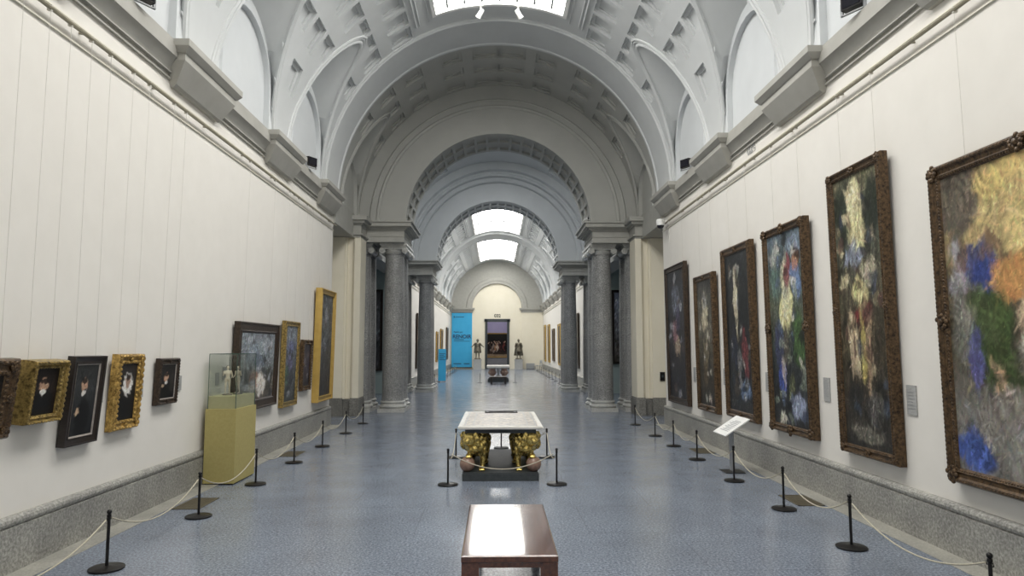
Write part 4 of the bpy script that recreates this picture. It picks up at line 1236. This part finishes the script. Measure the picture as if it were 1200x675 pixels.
# far table: white top on dark carved supports
t = empty('carved_table', (.06, 41.2, 0)); tag(t, 'distant white topped table with dark carved supports before the far doorway', 'table')
mb = MB(); mb.box(-.62, .62, -1.0, 1.0, 0, .16); mb.box(-.58, .58, -.95, .95, .16, .22); mb.build('plinth', M['slate'], t)
mb = MB(); mb.box(-.68, .68, -1.15, 1.15, .86, .96); mb.box(-.62, .62, -1.05, 1.05, .82, .86); mb.build('table_top', M['marble'], t)
for sx in (-1, 1):
    for sy in (-1, 1):
        mb = MB(); mb.lathe([(.12, .22), (.14, .26), (.10, .34), (.20, .48), (.22, .58), (.16, .70), (.19, .78), (.21, .82)], (sx * .36, sy * .7, 0), 16)
        for k in range(8):
            a = 2 * PI * k / 8
            mb.ball((sx * .36 + .19 * math.cos(a), sy * .7 + .19 * math.sin(a), .55), (.05, .05, .10), 6, 5)
        mb.build('support', M['ball'] if sy < 0 else M['bronze'], t)
mb = MB(); mb.lathe([(.10, .22), (.13, .30), (.06, .45), (.09, .6), (.06, .72), (.1, .82)], (0, -.7, 0), 14); mb.build('central_baluster', M['grey'], t)
t = empty('bench', (.06, 38.2, 0)); tag(t, 'small black bench standing before the distant white topped table', 'bench')
mb = MB(); mb.box(-.46, .46, -.5, .5, .34, .42); mb.build('seat', M['ebony'], t)
for sx in (-1, 1):
    for sy in (-1, 1):
        mb = MB(); mb.box(min(sx * .34, sx * .44), max(sx * .34, sx * .44), min(sy * .38, sy * .48), max(sy * .38, sy * .48), 0, .34); mb.build('leg', M['ebony'], t)

# ------------------------------------------------------------------ glass case with two figurines
CX, CY = -4.14, 10.62
hx, hy = .225, .42
t = empty('display_case', (CX, CY, 0)); tag(t, 'glass topped display case on olive pedestal against the left wall', 'display case')
mb = MB(); mb.box(-hx, hx, -hy, hy, .02, 1.10); mb.build('pedestal', M['olive'], t)
mb = MB(); mb.box(-hx + .02, hx - .02, -hy + .02, hy - .02, 0, .02); mb.build('plinth', M['black'], t)
gx, gy = hx - .02, hy - .03
mb = MB(); mb.box(-gx + .004, gx - .004, -gy + .004, gy - .004, 1.10, 1.285); mb.build('tray', M['olivelight'], t)
for (x0, x1, y0, y1, z0, z1) in ((-gx, -gx + .008, -gy, gy, 1.102, 1.905), (gx - .008, gx, -gy, gy, 1.102, 1.905), (-gx + .008, gx - .008, -gy, -gy + .008, 1.102, 1.905), (-gx + .008, gx - .008, gy - .008, gy, 1.102, 1.905), (-gx, gx, -gy, gy, 1.905, 1.913)):
    mb = MB(); mb.box(x0, x1, y0, y1, z0, z1); mb.build('glass_pane', M['glass'], t)
mb = MB()
for x in (-gx, gx):
    for y in (-gy, gy):
        mb.box(x - .004, x + .004, y - .004, y + .004, 1.10, 1.912)
for x in (-gx, gx): mb.box(x - .004, x + .004, -gy, gy, 1.908, 1.917)
for y in (-gy, gy): mb.box(-gx, gx, y - .004, y + .004, 1.908, 1.917)
mb.build('edge_trim', M['glassedge'], t)

def figurine(x, y, z, rz, H, lab, arm):
    t = empty('figurine', (x, y, z), (0, 0, rz)); tag(t, lab, 'figurine', 'figurines in the glass case')
    mb = MB(); k = H / 1.75
    def L(a, b, ra, rb): limb(mb, [q * k for q in a], [q * k for q in b], ra * k, rb * k)
    def B(c, r): mb.ball([q * k for q in c], [q * k for q in r], 10, 8)
    for s in (-1, 1):
        L((s * .10, 0, .92), (s * .11, -.03 if s > 0 else .02, .50), .095, .065); L((s * .11, -.03 if s > 0 else .02, .50), (s * .12, .04, .07), .06, .038)
        B((s * .13, -.04, .035), (.045, .11, .035))
    B((0, 0, .96), (.17, .12, .12)); L((0, 0, .98), (0, -.01, 1.16), .135, .13); B((0, 0, 1.26), (.18, .115, .15)); B((0, 0, 1.40), (.19, .09, .06))
    L((0, 0, 1.42), (0, -.01, 1.52), .055, .05); B((0, -.02, 1.63), (.085, .10, .125)); B((0, -.115, 1.62), (.014, .02, .022))
    for s in (-1, 1):
        el = (s * .27, .0, 1.13); hd = (s * .20, -.20, 1.02) if (s > 0) == arm else (s * .30, -.12, 1.36)
        L((s * .20, 0, 1.40), el, .055, .045); L(el, hd, .042, .03); B(hd, (.035, .04, .05))
    fused('body', mb, M['ivory'], t, .0075 * k / .25, 2)
    mb = MB(); mb.ball((0, .012 * k / .25, 1.67 * k), (.10 * k, .105 * k, .10 * k), 10, 8); mb.build('hair', M['brown'], t)
    mb = MB(); mb.lathe([(.07, -.016), (.075, -.012), (.07, -.002), (.055, .004)], n=20); mb.build('base', M['bronze'], t)
figurine(CX - .04, CY - .10, 1.302, R(35), .43, 'pale nude figurine standing nearer the camera inside the glass case', True)
figurine(CX + .04, CY + .10, 1.302, R(-25), .42, 'pale nude figurine standing farther from the camera inside the glass case', False)

# ------------------------------------------------------------------ reading stand by the right wall
t = empty('reading_stand', (3.78, 11.1, 0)); tag(t, 'slanted white reading panel on grey post beside the right wall', 'reading stand')
mb = MB(); mb.box(-.16, .16, -.17, .17, 0, .012); mb.build('foot_plate', M['black'], t)
mb = MB(); mb.box(-.012, .012, -.085, .085, .012, .72); mb.build('post', M['steel'], t)
m4 = Matrix.Rotation(R(-33), 4, 'Y')
mb = MB(); mb.box(-.24, .24, -.30, .30, -.008, .008)
mb.v = [tuple(m4 @ Vector(q) + Vector((0, 0, .735))) for q in mb.v]; mb.build('panel', M['white'], t)
mb = MB()
for k in range(9):
    mb.box(-.14 + k * .032, -.128 + k * .032, -.18, .18 - (k % 3) * .05, .008, .0095)
mb.v = [tuple(m4 @ Vector(q) + Vector((0, 0, .735))) for q in mb.v]; mb.build('print', M['steel'], t)

# ------------------------------------------------------------------ floor grilles, switch, cameras, spotlights
def grille(x, y, w, l, lab):
    t = empty('floor_grille', (x, y, 0.0)); tag(t, lab, 'floor grille', 'brass floor grilles by the walls')
    mb = MB()
    for x0, x1, y0, y1 in ((-w / 2, -w / 2 + .02, -l / 2, l / 2), (w / 2 - .02, w / 2, -l / 2, l / 2), (-w / 2, w / 2, -l / 2, -l / 2 + .02), (-w / 2, w / 2, l / 2 - .02, l / 2)):
        mb.box(x0, x1, y0, y1, .0005, .010)
    mb.build('frame', M['grille'], t)
    mb = MB(); n = int(l / .045)
    for k in range(n):
        y0 = -l / 2 + .02 + (l - .04) * k / n
        mb.box(-w / 2 + .02, w / 2 - .02, y0, y0 + .028, .0005, .008)
    mb.build('slat', M['grille'], t)
grille(-3.93, 9.0, .34, .62, 'dull brass floor grille before the olive pedestal by left wall')
grille(-3.93, 13.1, .34, .62, 'dull brass floor grille below the wide black framed canvas, left wall')
grille(3.95, 9.0, .34, .62, 'dull brass floor grille below the very tall picture, right wall')
grille(3.95, 13.3, .34, .62, 'dull brass floor grille beyond the white reading stand, right wall')

t = empty('light_switch', (4.90, Y1c - .905, 1.03)); tag(t, 'small black switch box low on the right cream pier', 'switch')
mb = MB(); mb.box(-.07, .07, -.035, 0, 0, .26); mb.build('box', M['black'], t)
mb = MB(); mb.box(-.03, .03, -.042, -.035, .10, .17); mb.build('rocker', M['slate'], t)

def dome(x, y, z, sx, lab):
    t = empty('security_camera', (x, y, z)); tag(t, lab, 'security camera', 'dome cameras')
    mb = MB(); mb.lathe([(.10, .0), (.105, .02), (.105, .14), (.09, .16)], n=24); mb.build('housing', M['white'], t)
    mb = MB(); mb.ball((0, 0, 0), .093, 20, 12); mb.build('dome', M['lens'], t)
    mb = MB(); a, b = sorted((sx * .09, sx * .22)); mb.box(a, b, -.04, .04, .06, .13); mb.build('bracket', M['white'], t)
dome(4.23, 17.35, 5.20, 1, 'white camera with black dome under the cornice at end of right wall')

def bullet(x, y, z, rz, lab):
    t = empty('security_camera', (x, y, z), (0, 0, rz)); tag(t, lab, 'security camera', 'small box cameras')
    mb = MB(); mb.box(-.05, .05, -.05, .05, 0, .015); mb.tube([(0, 0, .015), (0, 0, .07)], .012, 8); mb.build('bracket', M['white'], t)
    mb = MB(); mb.box(-.045, .045, -.15, .09, .06, .13); mb.build('housing', M['white'], t)
    mb = MB(); mb.lathe([(.03, -.165), (.032, -.15)], (0, 0, .095), 12, 'y'); mb.build('lens', M['lens'], t)
bullet(2.78, Y1c - .12, ZT, R(15), 'small white box camera on the right entablature beside the first arch')

def floodlight(x, y, z, rz, lab):
    t = empty('floodlight', (x, y, z), (0, 0, rz)); tag(t, lab, 'floodlight', 'small dark floodlights on the cornices')
    mb = MB(); mb.box(-.13, .13, -.05, .05, .05, .24); mb.build('housing', M['black'], t)
    mb = MB(); mb.box(-.11, .11, -.056, -.05, .07, .22); mb.build('front_glass', M['lens'], t)
    mb = MB(); mb.box(-.16, -.13, -.015, .015, 0, .16); mb.box(.13, .16, -.015, .015, 0, .16); mb.box(-.16, .16, -.015, .015, 0, .012); mb.build('yoke', M['steel'], t)
floodlight(-4.26, 15.05, 6.06, R(60), 'small dark floodlight on the left cornice between second and third corbels')
floodlight(4.26, 15.0, 6.06, R(-60), 'small dark floodlight on the right cornice between second and third corbels')
floodlight(-4.26, 7.75, 6.06, R(60), 'small dark floodlight on the left cornice before the first corbel')
floodlight(4.26, 7.75, 6.06, R(-60), 'small dark floodlight on the right cornice before the first corbel')

def spot(x, y, z, s, lab):
    t = empty('spotlight', (x, y, z)); tag(t, lab, 'spotlight', 'white spotlights under the skylight')
    mb = MB(); mb.tube([(0, 0, 0), (0, 0, -.14)], .018, 8); mb.box(-.05, .05, -.05, .05, -.015, .0); mb.build('bracket', M['white'], t)
    mb = MB()
    d = Vector((s * .5, .5, -.6)).normalized(); o = Vector((0, 0, -.17))
    mb.tube([o - d * .09, o - d * .06, o + d * .10, o + d * .13], [.04, .055, .06, .07], 14); mb.build('lamp_head', M['white'], t)
    mb = MB(); mb.tube([o + d * .131, o + d * .136], .06, 14); mb.build('lens', M['lens'], t)
for s in (-1, 1):
    xs = s * .46
    spot(xs, 15.9, 6.05 + math.sqrt((RV - .05) ** 2 - xs * xs), s, 'small white spotlight hanging from skylight end, %s one' % ('left' if s < 0 else 'right'))

def text_obj(name, body, size, loc, rot, mat, parent=None, ext=.004, align='CENTER'):
    cu = bpy.data.curves.new(name, 'FONT'); cu.body = body; cu.size = size; cu.extrude = ext; cu.align_x = align; cu.offset = size * .028
    tmp = bpy.data.objects.new(name + '_curve', cu); COL.objects.link(tmp)
    dg = bpy.context.evaluated_depsgraph_get(); dg.update()
    me = bpy.data.meshes.new_from_object(tmp.evaluated_get(dg))
    bpy.data.objects.remove(tmp); bpy.data.curves.remove(cu)
    me.materials.clear(); me.materials.append(mat)
    o = link_mesh(name, me, mat, parent)
    o.location = loc; o.rotation_euler = rot
    return o
o = text_obj('room_number_sign', '028', .26, (W - .004, 11.55, 5.44), (R(90), 0, R(-90)), M['plaque']); tag(o, 'grey room number lettering high on the right wall under the cornice', 'room number')
o = text_obj('room_number_sign', '032', .42, (.05, Yw + .195, 4.98), (R(90), 0, 0), M['black']); tag(o, 'dark room number lettering above the far doorway', 'room number')

# ------------------------------------------------------------------ banners
t = empty('banner', (-3.36, Yw - .10, .2)); tag(t, 'tall bright blue exhibition banner on the far end wall', 'banner')
mb = MB(); mb.box(-.98, .98, -.015, .015, 0, 5.17); mb.build('cloth', M['blue'], t)
mb = MB(); mb.box(-1.0, 1.0, -.03, .03, -.06, 0); mb.box(-1.0, 1.0, -.03, .03, 5.17, 5.21); mb.build('hanging_batten', M['slate'], t)
text_obj('title_print', 'RENOIR', .50, (0, -.018, 2.74), (R(90), 0, 0), M['ink'], t)
text_obj('subtitle_print', 'Pasión por', .20, (-.78, -.018, 3.28), (R(90), 0, 0), M['ink'], t, align='LEFT')
mb = MB()
mb.box(-.80, -.68, -.022, -.015, 4.72, 4.86); mb.box(-.62, .2, -.022, -.015, 4.76, 4.82)
mb.box(-.78, .2, -.022, -.015, 2.58, 2.64); mb.box(-.78, .75, -.022, -.015, 2.44, 2.48)
mb.box(-.78, -.05, -.022, -.015, .28, .36); mb.box(.2, .75, -.022, -.015, .28, .36)
mb.build('small_print', M['ink'], t)

t = empty('information_board', (-3.29, 40.5, 0), (0, 0, R(38))); tag(t, 'freestanding bright blue information panel behind the left far column', 'information panel')
mb = MB(); mb.box(-.26, .26, -.03, .03, .06, 1.95); mb.build('panel', M['blue'], t)
mb = MB(); mb.box(-.20, .20, -.12, .12, 0, .06); mb.build('foot', M['steel'], t)
mb = MB()
for k in range(5): mb.box(-.2, .2 - (k % 2) * .1, -.033, -.03, 1.30 + k * .09, 1.33 + k * .09)
mb.build('small_print', M['ink'], t)

# ------------------------------------------------------------------ bronze statues by the far door
def statue(x, lab, spread):
    t = empty('statue', (x, 63.8, 0)); tag(t, lab, 'statue', 'bronze statues beside the far doorway')
    mb = MB(); mb.box(-.42, .42, -.42, .42, 0, .10); mb.box(-.36, .36, -.36, .36, .10, .86); mb.box(-.40, .40, -.40, .40, .86, .95); mb.build('pedestal', M['grey'], t)
    mb = MB(); mb.box(-.30, .30, -.26, .26, .95, 1.06)
    mb.build('base', M['bronze'], t)
    mb = MB(); Z = 1.06
    for s in (-1, 1):
        limb(mb, (s * .11, 0, Z + .85), (s * .13, -.05, Z + .48), .11, .08); limb(mb, (s * .13, -.05, Z + .48), (s * .13, .0, Z + .08), .075, .05)
        mb.ball((s * .14, -.06, Z + .05), (.06, .13, .05))
    for k in range(14):
        a = 2 * PI * k / 14
        limb(mb, (.16 * math.cos(a), .12 * math.sin(a), Z + .95), (.25 * math.cos(a), .19 * math.sin(a), Z + .62), .06, .05)
    mb.ball((0, 0, Z + .98), (.19, .14, .14), 12, 8); limb(mb, (0, 0, Z + 1.0), (0, 0, Z + 1.28), .17, .19)
    mb.ball((0, 0, Z + 1.38), (.24, .14, .10), 12, 8); limb(mb, (0, 0, Z + 1.42), (0, -.01, Z + 1.55), .07, .06)
    mb.ball((0, -.01, Z + 1.66), (.12, .135, .155), 12, 8); mb.ball((0, -.12, Z + 1.65), (.016, .02, .03), 7, 5); mb.ball((0, -.07, Z + 1.57), (.06, .05, .05), 8, 6)
    for s in (-1, 1):
        if spread:
            el, hd = (s * .40, .0, Z + 1.18), (s * .56, -.12, Z + 1.06)
        else:
            el, hd = (s * .34, .04, Z + 1.10), (s * .30, -.2, Z + .98)
        limb(mb, (s * .23, 0, Z + 1.38), el, .08, .065); limb(mb, el, hd, .06, .045); mb.ball(hd, (.05, .06, .05))
        for q in range(4):
            limb(mb, hd, (hd[0] + s * .07, hd[1] - .05 + q * .025, hd[2] - .03), .018, .012)
    # cloak hanging behind
    for k in range(9):
        x0 = -.26 + .065 * k
        limb(mb, (x0 * .8, .13, Z + 1.38), (x0 * (1.5 if not spread else 1.15), .20 + .02 * (k % 2), Z + (.30 if not spread else .55)), .06, .07)
    fused('figure', mb, M['bronze'], t, .022, 2)
statue(-1.82, 'dark bronze standing figure with arms held out, left of the far doorway', True)
statue(2.05, 'dark bronze cloaked standing figure with bent arms, right of the far doorway', False)
t = empty('radiator', (3.2, Yw - .16, 0)); tag(t, 'low grey slatted radiator right of the cloaked bronze statue', 'radiator')
mb = MB(); mb.box(-.40, .40, -.10, .10, .04, .56); mb.build('casing', M['grey'], t)
mb = MB()
for k in range(12): mb.box(-.36 + k * .062, -.33 + k * .062, -.112, -.10, .10, .50)
mb.build('slat', M['steel'], t)
mb = MB(); mb.box(-.38, .38, -.08, .08, 0, .04); mb.build('foot', M['slate'], t)
# attendant's chair
t = empty('chair', (3.75, 60.5, 0), (0, 0, R(-70))); tag(t, 'small grey wooden chair by the far right wall near the end', 'chair')
mb = MB(); mb.box(-.24, .24, -.24, .24, .42, .47); mb.build('seat', M['grey'], t)
mb = MB(); mb.box(-.24, .24, .20, .24, .66, .92); mb.box(-.20, .20, .205, .235, .52, .58); mb.build('backrest', M['grey'], t)
for sx in (-1, 1):
    for sy in (-1, 1):
        mb = MB(); a, b = sorted((sx * .19, sx * .235)); c, d = sorted((sy * .19, sy * .235)); mb.box(a, b, c, d, 0, .66 if sy > 0 else .42); mb.build('leg', M['grey'], t)

# ------------------------------------------------------------------ camera, world, colour
cam = bpy.data.cameras.new('camera'); co = bpy.data.objects.new('camera', cam); COL.objects.link(co)
F = 790.0
pitch = math.atan(70.5 / F); yaw = math.atan(18.5 / F * math.cos(pitch))
co.location = (-0.065, 0, 2.0)
co.rotation_euler = (PI / 2 + pitch, 0, -yaw)
cam.sensor_width = 36; cam.lens = 36 * F / 1200
cam.clip_start = .05; cam.clip_end = 300
scene.camera = co

wd = bpy.data.worlds.new('world'); scene.world = wd; wd.use_nodes = True
wd.node_tree.nodes['Background'].inputs[0].default_value = (.8, .88, 1, 1)
wd.node_tree.nodes['Background'].inputs[1].default_value = .6

vs = scene.view_settings
scene.display_settings.display_device = 'sRGB'
vs.view_transform = 'Standard'; vs.look = 'None'; vs.gamma = 1; vs.use_curve_mapping = False
vs.exposure = 0.0
cy = scene.cycles
cy.use_denoising = True
cy.max_bounces = 10; cy.diffuse_bounces = 6; cy.glossy_bounces = 4; cy.transparent_max_bounces = 12
cy.sample_clamp_indirect = 8
cy.caustics_reflective = False; cy.caustics_refractive = False
